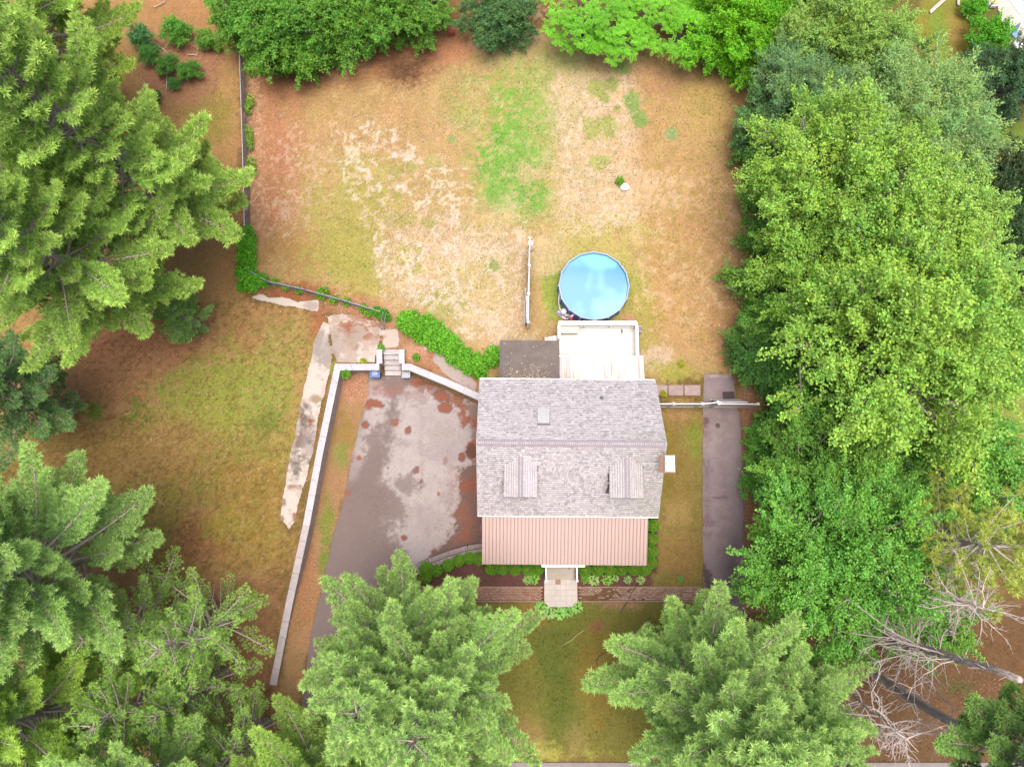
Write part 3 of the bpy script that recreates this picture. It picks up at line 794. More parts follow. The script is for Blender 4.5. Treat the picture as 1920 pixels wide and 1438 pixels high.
# concrete walk along the retaining wall, its landing and broken slabs
CC = S(228, 214, 204)
STN = S(160, 148, 142)
conc = [
    PP([(606, 600), (616, 606), (618, 640), (624, 672), (619, 692), (602, 760), (588, 840), (574, 900), (557, 948), (553, 980), (542, 990), (523, 974), (527, 948), (539, 880), (553, 812), (565, 750), (575, 708), (588, 645)]),
    PP([(613, 594), (640, 588), (665, 592), (690, 600), (717, 606), (718, 620), (708, 650), (703, 681), (629, 681), (620, 640)]),
    PP([(473, 558), (490, 553), (505, 560), (530, 557), (560, 566), (597, 562), (596, 584), (560, 578), (520, 572)]),
    PP([(717, 618), (746, 617), (748, 648), (744, 652), (717, 651)]),
    PP([(795, 652), (812, 650), (862, 690), (896, 718), (890, 738), (862, 724), (830, 700)]),
]
sheet('concrete_path', conc, lambda a, b: 0 * a + 0.014, M['concrete'], CC, [
    ('p', [(610, 590), (720, 600), (718, 650), (690, 648), (660, 640), (630, 640)], S(206, 184, 172), .9, .3, .5),
    ('b', 600, 640, 10, 26, STN, .85, .25, .4), ('b', 615, 660, 14, 20, S(172, 162, 156), .85, .25, .4),
    ('b', 660, 625, 22, 26, S(176, 160, 150), .8, .3, .5), ('b', 650, 618, 14, 14, S(150, 96, 66), .85, .12, .4), ('b', 640, 610, 6, 10, S(160, 104, 72), .8, .1, .25), ('b', 665, 648, 5, 4, S(170, 112, 90), .8, .1, .12),
    ('b', 640, 602, 14, 10, S(232, 214, 196), .8, .2, .3), ('b', 641, 628, 4, 5, S(238, 220, 190), .9, .08, .1),
    ('b', 680, 592, 30, 8, S(176, 108, 80), .9, .15, .3), ('b', 625, 590, 16, 5, S(176, 108, 80), .9, .1, .25),
    ('b', 594, 748, 17, 7, S(170, 148, 116), .9, .08, .15), ('b', 576, 768, 9, 12, S(168, 158, 156), .8, .2, .3),
    ('b', 572, 800, 13, 26, S(142, 126, 122), .85, .25, .4), ('b', 566, 798, 8, 20, S(120, 92, 72), .7, .2, .4), ('b', 582, 790, 6, 6, S(150, 90, 62), .85, .1, .2), ('b', 560, 830, 6, 8, S(130, 92, 66), .7, .12, .2),
    ('b', 578, 830, 10, 18, S(158, 148, 148), .7, .25, .4),
    ('b', 553, 880, 10, 20, S(108, 98, 86), .85, .2, .35), ('b', 550, 912, 7, 5, S(130, 84, 62), .8, .1, .15), ('b', 530, 945, 6, 8, S(120, 100, 82), .75, .12, .2), ('b', 528, 975, 7, 9, S(120, 98, 80), .75, .12, .2), ('b', 553, 968, 8, 9, S(168, 110, 84), .9, .1, .2), ('b', 562, 950, 6, 8, S(176, 116, 84), .9, .1, .2),
    ('p', [(619, 606), (624, 640), (631, 672), (626, 676), (617, 640)], S(164, 120, 96), .6, .04, .05),
    ('p', RECT(788, 650, 900, 745), S(190, 172, 168), .9, .3, .3), ('b', 800, 672, 12, 18, S(178, 112, 82), .85, .15, .25), ('p', RECT(717, 615, 750, 655), S(214, 192, 180), .8, .2, .2),
    ('f', RECT(612, 588, 720, 682), S(184, 164, 150), .7, .2, .3, 0, .9, .52), ('f', RECT(612, 588, 720, 640), S(170, 112, 84), .8, .2, .3, 0, 1.7, .62),
    ('f', RECT(520, 600, 640, 990), S(176, 164, 158), .6, .2, .3, 0, .8, .6), ('f', RECT(520, 760, 640, 990), S(134, 116, 104), .7, .2, .3, 0, 1.4, .63),
    ('b', 585, 574, 12, 8, S(186, 166, 158), .8, .15, .2), ('b', 682, 680, 9, 4, S(196, 176, 130), .9, .08, .1),
    ('f', RECT(515, 580, 720, 990), S(196, 176, 164), .45, .3, .3, 0, 2.1, .56)], 0.08, 0.09)

# road verge at the very bottom of the picture
rd = MB()
rd.prism([(-300, -23.2), (300, -23.2), (300, -16.62), (-300, -16.62)], -0.1, 0.02)
rd_o = tag(rd.build('road', plain('road_asphalt', S(176, 166, 164), 0.12, 2, 0.9, 0.2)), kind='structure')

# flagstone slabs by the side driveway
fl = thing('slab_path', None, None, P(1270, 731, 0.02))
fl['kind'] = 'structure'
mslab = plain('flag_concrete', S(196, 172, 168), 0.15, 2.5, 0.9, 0.2, 0.2, 30)
for a, b in ((1222, 1252), (1253, 1282), (1283, 1314)):
    m = MB()
    q = [P(a, 722, .02), P(a + .5, 741, .02), P(b - .7, 742, .02), P(b - .7, 722, .02)]
    m.prism([(p.x - fl.location.x, p.y - fl.location.y) for p in q], -0.04, 0.02 + random.uniform(-.006, .006))
    m.build('slab', mslab, fl, bevel=0.01)

# brick front walk
mbrick = plain('walk_brick', S(190, 156, 142), 0.2, 3, 0.9, 0.2, 0.3, 30)
BRC = []
bv, bf = [], []
fw = thing('brick_path', None, None, (0, 0, 0))
fw['kind'] = 'structure'
base_m = MB()
base_m.box(-6.4, 2.06, -6.74, -5.9, -.05, .008)
base_m.box(4.31, 12.3, -6.74, -5.9, -.05, .008)
base_m.build('joint_sand', plain('joint_sand', S(120, 84, 66), .2, 4, .95, .1), fw)
row = 0
yy = -6.72
while yy < -5.98:
    xx = -6.35 + (0.105 if row % 2 else 0)
    while xx < 12.2:
        if not (1.9 < xx < 4.3):
            zt = .02 + random.uniform(-.004, .006)
            k = len(bv)
            e = .006
            for (a, b, c_) in ((0, 0, 0), (.2, 0, 0), (.2, .092, 0), (0, .092, 0), (e, e, 1), (.2 - e, e, 1), (.2 - e, .092 - e, 1), (e, .092 - e, 1)):
                bv.append((xx + a, yy + b, zt if c_ else -.02))
            bf += [(k + 4, k + 5, k + 6, k + 7), (k, k + 1, k + 5, k + 4), (k + 1, k + 2, k + 6, k + 5), (k + 2, k + 3, k + 7, k + 6), (k + 3, k, k + 4, k + 7)]
            d0 = fbm(np.array([xx]), np.array([yy]), .8, 3, 9)[0]
            pal = random.choice([S(200, 168, 150), S(190, 156, 136), S(212, 182, 160), S(180, 144, 122)])
            if xx < 2:
                pal = random.choice([S(206, 162, 142), S(194, 148, 128), S(214, 174, 152)])
            if d0 > .5 and 4.2 < xx < 9:
                pal = random.choice([S(150, 118, 88), S(136, 106, 78), S(208, 178, 150)])
            BRC += [pal] * 8
        xx += .212
    yy += .104
    row += 1
bo = link('brick', mesh_np('brick', bv, bf, M['concrete'], np.array(BRC)), fw)
tag(bo, kind='stuff')
ed = MB()
for ys in (-6.83, -5.93):
    ed.box(-6.4, 2.05, ys, ys + .07, -.05, .03)
    ed.box(4.32, 12.3, ys, ys + .07, -.05, .03)
ed.build('edging', mbrick, fw)

# ------------------------------------------------------------------ retaining walls and steps
def offset_line(pts, w):
    out = []
    for i, p in enumerate(pts):
        p = Vector((p[0], p[1]))
        d0 = (p - Vector(pts[i - 1][:2])).normalized() if i else None
        d1 = (Vector(pts[i + 1][:2]) - p).normalized() if i < len(pts) - 1 else None
        d0, d1 = d0 or d1, d1 or d0
        n0, n1 = Vector((-d0.y, d0.x)), Vector((-d1.y, d1.x))
        mm = (n0 + n1).normalized()
        out.append(p + mm * (w / max(.3, mm.dot(n0))))
    return out


def wall_run(root, pts, width, ztop, zbot, cap_over, cap_h, step, mwall, mcap):
    o = root.location
    L, Rr = offset_line(pts, width / 2), offset_line(pts, -width / 2)
    CL, CR = offset_line(pts, width / 2 + cap_over), offset_line(pts, -width / 2 - cap_over)
    body = MB()
    for i in range(len(pts) - 1):
        q = [L[i], Rr[i], Rr[i + 1], L[i + 1]]
        body.prism([(p.x - o.x, p.y - o.y) for p in q], zbot, ztop - cap_h)
    body.build('wall_body', mwall, root)
    for i in range(len(pts) - 1):
        n = max(1, round((Vector(pts[i + 1][:2]) - Vector(pts[i][:2])).length / step))
        for k in range(n):
            a, b = k / n, (k + 1) / n
            g = .006 / max(.1, (Vector(pts[i + 1][:2]) - Vector(pts[i][:2])).length)
            a2, b2 = a + (g if k else 0), b - (g if k < n - 1 else 0)
            q = [CL[i].lerp(CL[i + 1], a2), CR[i].lerp(CR[i + 1], a2), CR[i].lerp(CR[i + 1], b2), CL[i].lerp(CL[i + 1], b2)]
            c = MB()
            dz = random.uniform(-.006, .006)
            c.prism([(p.x - o.x, p.y - o.y) for p in q], ztop - cap_h, ztop + dz)
            c.build('capstone', mcap, root, bevel=.012)


M['cap_mossy'] = plain('weathered_capstone', S(214, 204, 206), 0.12, 3, 0.85, 0.2, 0.2, 30, c2=(0.2, 0.17, 0.14))
rw = thing('retaining_wall', 'long white capped retaining wall between the left lawn and the sunken driveway', 'wall', (WALL_L[3][0], WALL_L[3][1], 0))
wall_run(rw, WALL_L[:3], .40, .30, -1.2, .03, .09, 1.0, M['block_wall'], M['cap_mossy'])
wall_run(rw, WALL_L[2:], .40, .30, -1.2, .03, .09, 1.0, M['block_wall'], M['cap_white'])
SL = [WALL_L[5], tuple(P(711, 655, .3)[:2])]
sl2 = [(SL[0][0] + .0, SL[0][1] + .23), SL[1]]
wall_run(rw, sl2, .34, .30, -1.2, .03, .09, 2.0, M['block_wall'], M['cap_white'])
rw2 = thing('retaining_wall', 'short white capped retaining wall slanting from the steps to the house corner', 'wall', (WALL_R[2][0], WALL_R[2][1], 0))
wall_run(rw2, WALL_R, .40, .30, -1.2, .03, .09, 1.3, M['block_wall'], M['cap_white'])
SRt = [(WALL_R[0][0], WALL_R[0][1] + .23), tuple(P(753, 655, .3)[:2])]
wall_run(rw2, SRt, .34, .30, -1.2, .03, .09, 2.0, M['block_wall'], M['cap_white'])

sx0, sx1 = SL[0][0] + .19, WALL_R[0][0] - .19
st = thing('stone_steps', 'five grey stone steps down to the driveway between two white wall caps', 'steps', ((sx0 + sx1) / 2, WALL_R[0][1], 0))
y_top = P(732, 656, 0).y
for i in range(5):
    ztop = -0.02 - .2 * i
    yk = y_top - .33 * i
    m = MB()
    m.box(-(sx1 - sx0) / 2 + .01, (sx1 - sx0) / 2 - .01, yk - .33 - st.location.y, yk + .03 - st.location.y, -1.15, ztop)
    m.build('step', M['step_stone'], st, bevel=.012)

# handrails above the steps
dark_iron = plain('dark_iron', (0.06, 0.055, 0.065), .2, 5, .5, .4)
for (a, b), lab in (((716, 619), 'dark iron handrail nearer the concrete patio, above the stone steps'), ((722, 619), 'dark iron handrail nearer the hedge, above the stone steps')):
    p0, p1 = P(a, b, .0), P(a + 6, b - 28, .0)
    h = thing('handrail', lab, 'handrail', p0, 'iron handrails above the steps')
    d = p1 - p0
    m = MB()
    m.tube([(0, 0, .62), (d.x * .5, d.y * .5, .8), (d.x, d.y, .85)], .035, 6)
    m.build('top_rail', dark_iron, h)
    for t in (.05, .95):
        m = MB()
        m.tube([(d.x * t, d.y * t, 0), (d.x * t, d.y * t, .64 + .18 * t)], .025, 6)
        m.build('post', dark_iron, h)

# curved block edging above the driveway
mblk = plain('edging_block', S(176, 158, 158), .18, 4, .9, .2, .3, 30)
gw = thing('edging_wall', 'low curved wall of grey blocks between driveway and boxwood bed', 'wall', (EDGE[2][0], EDGE[2][1], 0))
pts = [Vector(p) for p in EDGE]
lens = [(pts[i + 1] - pts[i]).length for i in range(len(pts) - 1)]
tot = sum(lens)
nb = 26
for row_ in (-.17, .17):
    for k in range(nb):
        s = (k + .5 + (.25 if row_ > 0 else 0)) / (nb + .5) * tot
        i = 0
        while i < len(lens) - 1 and s > lens[i]:
            s -= lens[i]
            i += 1
        d = (pts[i + 1] - pts[i]).normalized()
        p = pts[i] + d * s + Vector((-d.y, d.x)) * row_
        box('block', (tot / nb - .012, .31, 1.2), (p.x - gw.location.x, p.y - gw.location.y, -.5 + random.uniform(-.008, .008)), mblk, gw, (0, 0, math.atan2(d.y, d.x)), .012)
# ------------------------------------------------------------------ house
HX, HY = 3.45, 3.0
house = thing('house', 'one and a half storey house with grey shingle gable roof and pink metal porch roof', 'house', (HX, HY, 0), rotz=R(-0.48))
HL, HD, EAVE, RIDGE = 5.5, 4.2, 4.0, 6.9          # half length, half depth, heights
SL_ = (RIDGE - EAVE) / HD
M['shingle'] = ground_mat('asphalt_shingle', 0.28, 0.9)
M['roof_deck'] = plain('roof_underlay', S(120, 114, 118), .1, 2, .9, .1)
M['cap_shingle'] = plain('ridge_cap_shingle', S(236, 228, 234), .10, 6, .9, .1, .2, 60)

wb = MB()
wb.box(-HL + .3, HL - .3, -HD + .35, HD - .35, -1.2, EAVE - .15)
# gable ends
for s in (-1, 1):
    x0, x1 = (s * (HL - .3), s * (HL - .45))
    wb.add([(x0, -HD + .35, EAVE - .15), (x0, HD - .35, EAVE - .15), (x0, 0, RIDGE - .28), (x1, -HD + .35, EAVE - .15), (x1, HD - .35, EAVE - .15), (x1, 0, RIDGE - .28)],
           [(0, 1, 2), (5, 4, 3), (0, 3, 4, 1), (1, 4, 5, 2), (2, 5, 3, 0)])
wb.build('wall', M['siding'], house)
roof = MB()
T = .16
roof.add([(-HL, -HD, EAVE), (HL, -HD, EAVE), (HL, 0, RIDGE), (-HL, 0, RIDGE), (-HL, HD, EAVE), (HL, HD, EAVE),
          (-HL, -HD, EAVE - T), (HL, -HD, EAVE - T), (HL, 0, RIDGE - T), (-HL, 0, RIDGE - T), (-HL, HD, EAVE - T), (HL, HD, EAVE - T)],
         [(0, 1, 2, 3), (3, 2, 5, 4), (9, 8, 7, 6), (10, 11, 8, 9), (6, 7, 1, 0), (4, 5, 11, 10), (0, 3, 9, 6), (3, 4, 10, 9), (1, 7, 8, 2), (2, 8, 11, 5)])
roof_o = roof.build('roof', M['roof_deck'], house)

SHP = [tuple(1.1 * v for v in S(*q)) for q in ((242, 234, 239), (248, 240, 245), (255, 249, 252), (230, 223, 228), (246, 238, 243), (238, 230, 235), (216, 210, 216), (252, 245, 249))]


def shingle_field(name, origin, ux, uy, L, W, parent, keep=None, expo=.135, tabw=.19, calm=0.0):
    """Courses of separate tabs on a sloping plane: origin at the eave corner, ux along eave, uy up slope."""
    ux, uy = Vector(ux).normalized(), Vector(uy).normalized()
    nrm = ux.cross(uy)
    V, Fc, C = [], [], []
    ncr = int(W / expo)
    e2 = W / ncr
    for r in range(ncr):
        xpos = -random.uniform(0, tabw)
        while xpos < L:
            w = tabw * random.choice([.55, .8, 1, 1, 1.25])
            a, b = max(0, xpos + .004), min(L, xpos + w - .004)
            xpos += w
            if b - a < .02:
                continue
            mid = origin + ux * ((a + b) / 2) + uy * (r + .5) * e2
            if keep and not keep(mid):
                continue
            t = .010 + random.choice([0, 0, .006, .01])
            lo, hi = r * e2 - .01, (r + 1) * e2
            q = len(V)
            for (s_, u_, h_) in ((a, lo, .0), (b, lo, .0), (b, lo, t + .008), (a, lo, t + .008), (b, hi, .004), (a, hi, .004)):
                V.append(origin + ux * s_ + uy * u_ + nrm * h_)
            Fc += [(q, q + 1, q + 2, q + 3), (q + 3, q + 2, q + 4, q + 5)]
            c = [v * (1 - calm) + w_ * .95 * calm for v, w_ in zip(random.choice(SHP), SHP[5])]
            g = random.uniform(.9, 1.08) if not calm else random.uniform(.95, 1.03)
            # lichen tint low on the front right
            al = max(0, min(.55, (mid.x - 1.2) / 6)) * (mid.y < .8) * random.uniform(.2, 1)
            C += [tuple(ci * g * (1 - al) + gi * al for ci, gi in zip(c, S(206, 208, 190)))] * 6
    o = link(name, mesh_np(name, [tuple(v) for v in V], Fc, M['shingle'], np.array(C)), parent)
    return tag(o, kind='stuff')


SW = math.hypot(HD, RIDGE - EAVE)
# dormers: ridge runs level into the front slope
DORM = [(-2.93, .98), (3.27, .98)]      # local centre x, half width
DZR, DZE, DYF = 6.47, 6.03, -3.1


def main_z(y):
    return RIDGE - abs(y) * SL_


def keep_front(p):
    for cx, hw in DORM:
        if p.y > DYF + .1 and abs(p.x - cx) < hw:
            zr = DZR - abs(p.x - cx) / hw * (DZR - DZE)
            if main_z(p.y) < zr - .05:
                return False
    return True


shingle_field('shingle', Vector((-HL, -HD, EAVE)), (1, 0, 0), (0, HD, RIDGE - EAVE), 2 * HL, SW, roof_o, keep_front)
shingle_field('shingle', Vector((HL, HD, EAVE)), (-1, 0, 0), (0, -HD, RIDGE - EAVE), 2 * HL, SW, roof_o)
ncap = 84
capm = MB()
capm.add([(-.052, -.15, -.10), (.052, -.15, -.105), (.052, 0, -.002), (-.052, 0, .012), (.052, .15, -.105), (-.052, .15, -.10)],
         [(0, 1, 2, 3), (3, 2, 4, 5)])
capm.add([(-.052, -.15, -.10), (-.052, 0, .012), (-.052, .15, -.10), (-.052, .15, -.14), (-.052, 0, -.04), (-.052, -.15, -.14)], [(0, 1, 4, 5), (1, 2, 3, 4)])
cap_me = capm.mesh('ridge_cap', M['cap_shingle'])
for k in range(ncap):
    link('ridge_cap', cap_me, roof_o, (-HL + .1 + (k + .5) * (2 * HL - .2) / ncap, 0, RIDGE + .035 + random.uniform(-.003, .003)), (0, 0, 0))
dark_seam = plain('ridge_gap_strip', S(184, 176, 183), .1, 3, .9, .1)  # darker underlay that shows between and beside the ridge caps
def ridge_base(L, half, drop):
    m = MB()
    m.add([(-L, -half, -drop), (L, -half, -drop), (L, 0, 0), (-L, 0, 0), (L, half, -drop), (-L, half, -drop)], [(0, 1, 2, 3), (3, 2, 4, 5)])
    return m


ridge_base(HL - .08, .185, .185 * SL_ - .015).build('ridge_underlay', dark_seam, roof_o, loc=(0, 0, RIDGE + .036))
# rake boards and gutters
mtrim = M['white_paint']
mrake = plain('rake_paint', S(232, 226, 230), .06, 2, .6, .3)
for s in (-1, 1):
    for f in (-1, 1):
        m = MB()
        xa, xb = s * (HL + .003), s * (HL + .028)
        m.add([(xa, f * (HD + .02), EAVE - .18), (xa, 0, RIDGE - .18), (xa, 0, RIDGE + .015), (xa, f * (HD + .02), EAVE + .015),
               (xb, f * (HD + .02), EAVE - .18), (xb, 0, RIDGE - .18), (xb, 0, RIDGE + .015), (xb, f * (HD + .02), EAVE + .015)],
              [(0, 1, 2, 3), (7, 6, 5, 4), (3, 2, 6, 7), (0, 4, 5, 1), (0, 3, 7, 4), (1, 5, 6, 2)])
        m.build('rake_board', mrake, roof_o)
for f in (-1, 1):
    m = MB()
    y0, y1 = sorted((f * (HD + .012), f * (HD + .085)))
    m.box(-HL - .02, HL + .02, y0, y1, EAVE - .17, EAVE - .04)
    m.build('gutter', mtrim, roof_o, bevel=.01)

for cx, hw in DORM:
    dr_ = MB()
    yb = (DZE - RIDGE) / SL_          # where the eave meets the roof
    zf = main_z(DYF + .25)
    dr_.box(cx - hw + .1, cx + hw - .1, DYF + .15, -.9, zf - .3, DZE - .08)
    dr_.add([(cx - hw + .1, DYF + .15, DZE - .08), (cx + hw - .1, DYF + .15, DZE - .08), (cx, DYF + .15, DZR - .12), (cx - hw + .1, DYF + .3, DZE - .08), (cx + hw - .1, DYF + .3, DZE - .08), (cx, DYF + .3, DZR - .12)],
            [(0, 1, 2), (5, 4, 3), (0, 2, 5, 3), (1, 4, 5, 2)])
    dorm = dr_.build('dormer', M['siding'], house)
    yr = -(RIDGE - DZR) / SL_         # ridge meets slope
    ye = -(RIDGE - DZE) / SL_
    rs = MB()
    rs.add([(cx - hw, DYF, DZE), (cx, DYF, DZR), (cx, yr, DZR), (cx - hw, ye, DZE), (cx + hw, DYF, DZE), (cx + hw, ye, DZE),
            (cx - hw, DYF, DZE - .1), (cx, DYF, DZR - .1), (cx + hw, DYF, DZE - .1), (cx - hw, ye, DZE - .1), (cx + hw, ye, DZE - .1)],
           [(0, 1, 2, 3), (1, 4, 5, 2), (0, 6, 7, 1), (1, 7, 8, 4), (0, 3, 9, 6), (4, 8, 10, 5)])
    rs.build('dormer_roof', M['roof_deck'], dorm)
    dw = math.hypot(hw, DZR - DZE)

    def kd(p, cx=cx):
        return p.z > main_z(p.y) - .04
    shingle_field('shingle', Vector((cx + hw, DYF, DZE)), (0, 1, 0), (-hw, 0, DZR - DZE), yr - DYF, dw, dorm, kd, .135, .23, .7)
    shingle_field('shingle', Vector((cx - hw, yr, DZE)), (0, -1, 0), (hw, 0, DZR - DZE), yr - DYF, dw, dorm, kd, .135, .23, .7)
    for k in range(17):
        link('ridge_cap', cap_me, dorm, (cx, DYF + .1 + k * .135, DZR + .03), (0, 0, R(90)))
    ridge_base(1.17, .17, .17 * .45).build('ridge_underlay', dark_seam, dorm, loc=(cx, DYF + 1.17, DZR + .026), rot=(0, 0, R(90)))
    fb = MB()
    for s in (-1, 1):
        fb.add([(cx, DYF - .03, DZR + .01), (cx + s * (hw + .02), DYF - .03, DZE + .01), (cx + s * (hw + .02), DYF - .03, DZE - .11), (cx, DYF - .03, DZR - .11),
                (cx, DYF - .002, DZR + .01), (cx + s * (hw + .02), DYF - .002, DZE + .01), (cx + s * (hw + .02), DYF - .002, DZE - .11), (cx, DYF - .002, DZR - .11)],
               [(0, 1, 2, 3), (4, 7, 6, 5), (0, 4, 5, 1), (3, 2, 6, 7), (1, 5, 6, 2)])
    fb.build('rake_board', M['roof_deck'], dorm)
    wn_ = MB()
    wn_.box(cx - .38, cx + .38, DYF + .11, DYF + .146, zf + .12, DZE - .1)
    wn_.build('window_frame', mtrim, dorm)
    wn_ = MB()
    wn_.box(cx - .32, cx + .32, DYF + .09, DYF + .107, zf + .18, DZE - .16)
    wn_.build('pane', M['glass'], dorm)


def roof_rot(back):
    return (-math.atan(SL_) if back else math.atan(SL_), 0, 0)


# skylight on the back slope
msky = plain('skylight_frame', S(246, 242, 244), .08, 2, .5, .4)
mskg = plain('skylight_dome', S(226, 226, 227), .06, 1, .3, .3)
p = P(1017.5, 781, 5.85)
sx_, sy_ = p.x - HX + .02, p.y - HY
sk = thing('skylight', None, None)
sk.parent = house
sk.location = (sx_, sy_, main_z(sy_) + .02)
sk.rotation_euler = roof_rot(True)
for a in ((-.30, 0, .06, 1.1), (.30, 0, .06, 1.1), (0, -.52, .54, .06), (0, .52, .54, .06)):
    box('frame', (a[2], a[3], .16), (a[0], a[1], .07), msky, sk, bevel=.008)
box('pane', (.53, .97, .03), (0, 0, .12), mskg, sk, bevel=.006)
box('flashing', (.74, .16, .012), (0, -.62, .03), plain('flashing', S(150, 146, 150), .1, 3, .5, .4), sk)
# vent pipe
p = P(1128, 746, 4.95)
vm = MB()
vx, vy = p.x - HX, p.y - HY
vm.tube([(vx, vy, main_z(vy) - .1), (vx, vy, main_z(vy) + .32)], .055, 10)
vm.tube([(vx, vy, main_z(vy) - .05), (vx, vy, main_z(vy) + .06)], [.16, .07], 10)
vm.build('vent_pipe', plain('vent_pipe', (.10, .10, .10), .2, 4, .6, .3), house)

# chimney on the east gable: courses of brick, two white flue covers
mch = plain('chimney_brick', (.60, .36, .25), .18, 5, .9, .15, .3, 40)
mmort = plain('chimney_mortar', (.55, .42, .35), .12, 5, .95, .1)
ch = thing('chimney', None, None)
ch.parent = house
chx, chy = 5.49, -1.15
ch.location = (chx, chy, 0)
m = MB()
m.box(-.255, .255, -.435, .435, -.5, 7.45)
m.build('mortar_core', mmort, ch)
zc = 5.2
rowi = 0
while zc < 7.44:
    off = .11 if rowi % 2 else 0
    for k in range(-1, 4):
        a, b = max(-.46, -.46 + k * .235 + off), min(.46, -.46 + k * .235 + off + .222)
        if b - a > .04:
            for s in (-1, 1):
                box('brick', (.03, round(b - a, 3), .066), (s * .265, (a + b) / 2, zc + .033), mch, ch)
    for k in range(-1, 3):
        a, b = max(-.248, -.248 + k * .235 + off), min(.248, -.248 + k * .235 + off + .222)
        if b - a > .04:
            for s in (-1, 1):
                box('brick', (round(b - a, 3), .03, .066), ((a + b) / 2, s * .446, zc + .033), mch, ch)
    zc += .078
    rowi += 1
box('crown_slab', (.66, 1.02, .09), (0, 0, 7.5), plain('chimney_crown', S(196, 176, 166), .1, 4, .9, .2), ch, bevel=.015)
for s in (-1, 1):
    box('flue', (.34, .34, .16), (0, s * .24, 7.62), mmort, ch)
    box('flue_cover', (.52, .41, .03), (0, s * .237, 7.72), M['white_paint'], ch, bevel=.008)

# porch roof of pink ribbed metal
mpor = plain('pink_metal', S(214, 184, 174), .05, .8, .5, .4, 0, 40, c2=None)
PX0, PX1, PYT, PYB, PZT, PZB = -5.24, 4.95, -4.12, -7.2, 3.78, 2.95
pr = thing('porch_roof', None, None)
pr.parent = house
npan = 46
pw = (PX1 - PX0) / npan
ln = math.hypot(PYB - PYT, PZT - PZB)
pm = MB()
e = .012
# each panel: flat pan with a raised seam along one side
pm.add([(e * 0, 0, 0), (pw - .035, 0, 0), (pw - .035, ln, 0), (0, ln, 0)], [(0, 1, 2, 3)])
pm.add([(pw - .035, 0, 0), (pw - .028, 0, .045), (pw - .006, 0, .045), (pw, 0, 0), (pw - .035, ln, 0), (pw - .028, ln, .045), (pw - .006, ln, .045), (pw, ln, 0)],
       [(0, 1, 5, 4), (1, 2, 6, 5), (2, 3, 7, 6), (0, 3, 2, 1)])
pm.add([(0, 0, 0), (pw, 0, 0), (pw, 0, -.02), (0, 0, -.02)], [(0, 3, 2, 1)])
pan_me = pm.mesh('roof_panel', mpor)
pan_me.materials.append(plain('seam_metal', S(184, 150, 140), .08, 2, .6, .3))
for k in (1, 2):
    pan_me.polygons[k].material_index = 1
tilt = math.atan2(PZT - PZB, PYT - PYB)
for k in range(npan):
    link('roof_panel', pan_me, pr, (PX0 + k * pw, PYB, PZB + random.uniform(-.003, .003)), (tilt, 0, 0))
m = MB()
m.add([(PX0, PYB + .02, PZB - .03), (PX1, PYB + .02, PZB - .03), (PX1, PYT, PZT - .03), (PX0, PYT, PZT - .03), (PX0, PYB + .02, PZB - .14), (PX1, PYB + .02, PZB - .14), (PX1, PYT, PZT - .14), (PX0, PYT, PZT - .14)],
      [(0, 1, 2, 3), (7, 6, 5, 4), (0, 4, 5, 1), (1, 5, 6, 2), (0, 3, 7, 4)])
m.build('roof_board', M['siding'], pr)
box('fascia', (PX1 - PX0, .03, .14), ((PX0 + PX1) / 2, PYB + .004, PZB - .09), plain('rusty_fascia', S(206, 166, 150), .15, 2, .6, .3), pr)
for xp in (PX0 + .2, -3.0, -1.35, .75, 2.8, PX1 - .2):
    box('porch_post', (.14, .14, PZB + .05), (xp, PYB + .3, PZB / 2 - .1), mtrim, house)
m = MB()
m.box(PX0 + .1, PX1 - .1, PYB + .2, PYT + .3, -.1, .42)
m.build('porch_floor', plain('porch_floor_paint', S(204, 192, 180), .1, 2, .7, .3), house)
# windows and doors on the ground floor
for xw, wd in ((-3.6, 1.3), (2.9, 1.3)):
    fr = box('window', (wd, .05, 1.3), (xw, -HD + .322, 1.75), mtrim, house)
    box('pane', (wd - .14, .02, 1.14), (0, -.036, 0), M['glass'], fr)
dd = box('door', (1.0, .06, 2.1), (-.3, -HD + .317, 1.45), plain('front_door', (.25, .06, .05), .1, 2, .5, .4), house)
box('handle', (.05, .06, .12), (.38, -.05, -.05), dark_iron, dd)
for zw, yw in ((1.7, -1.6), (1.7, 1.7), (4.9, 0.0)):
    fr = box('window', (.05, .95, 1.3), (HL - .272, yw, zw), mtrim, house)
    box('pane', (.02, .8, 1.15), (.036, 0, 0), M['glass'], fr)
    fr = box('window', (.05, .95, 1.3), (-HL + .272, yw, zw), mtrim, house)
    box('pane', (.02, .8, 1.15), (-.036, 0, 0), M['glass'], fr)
for yw in (-1.9, 1.5):
    g = box('garage_door', (.06, 2.5, 2.1), (-HL + .268, yw, .08), mtrim, house)
    for k in range(4):
        box('panel', (.03, 2.4, .47), (-.045, 0, -.79 + k * .52), M['white_vinyl'], g, bevel=.01)

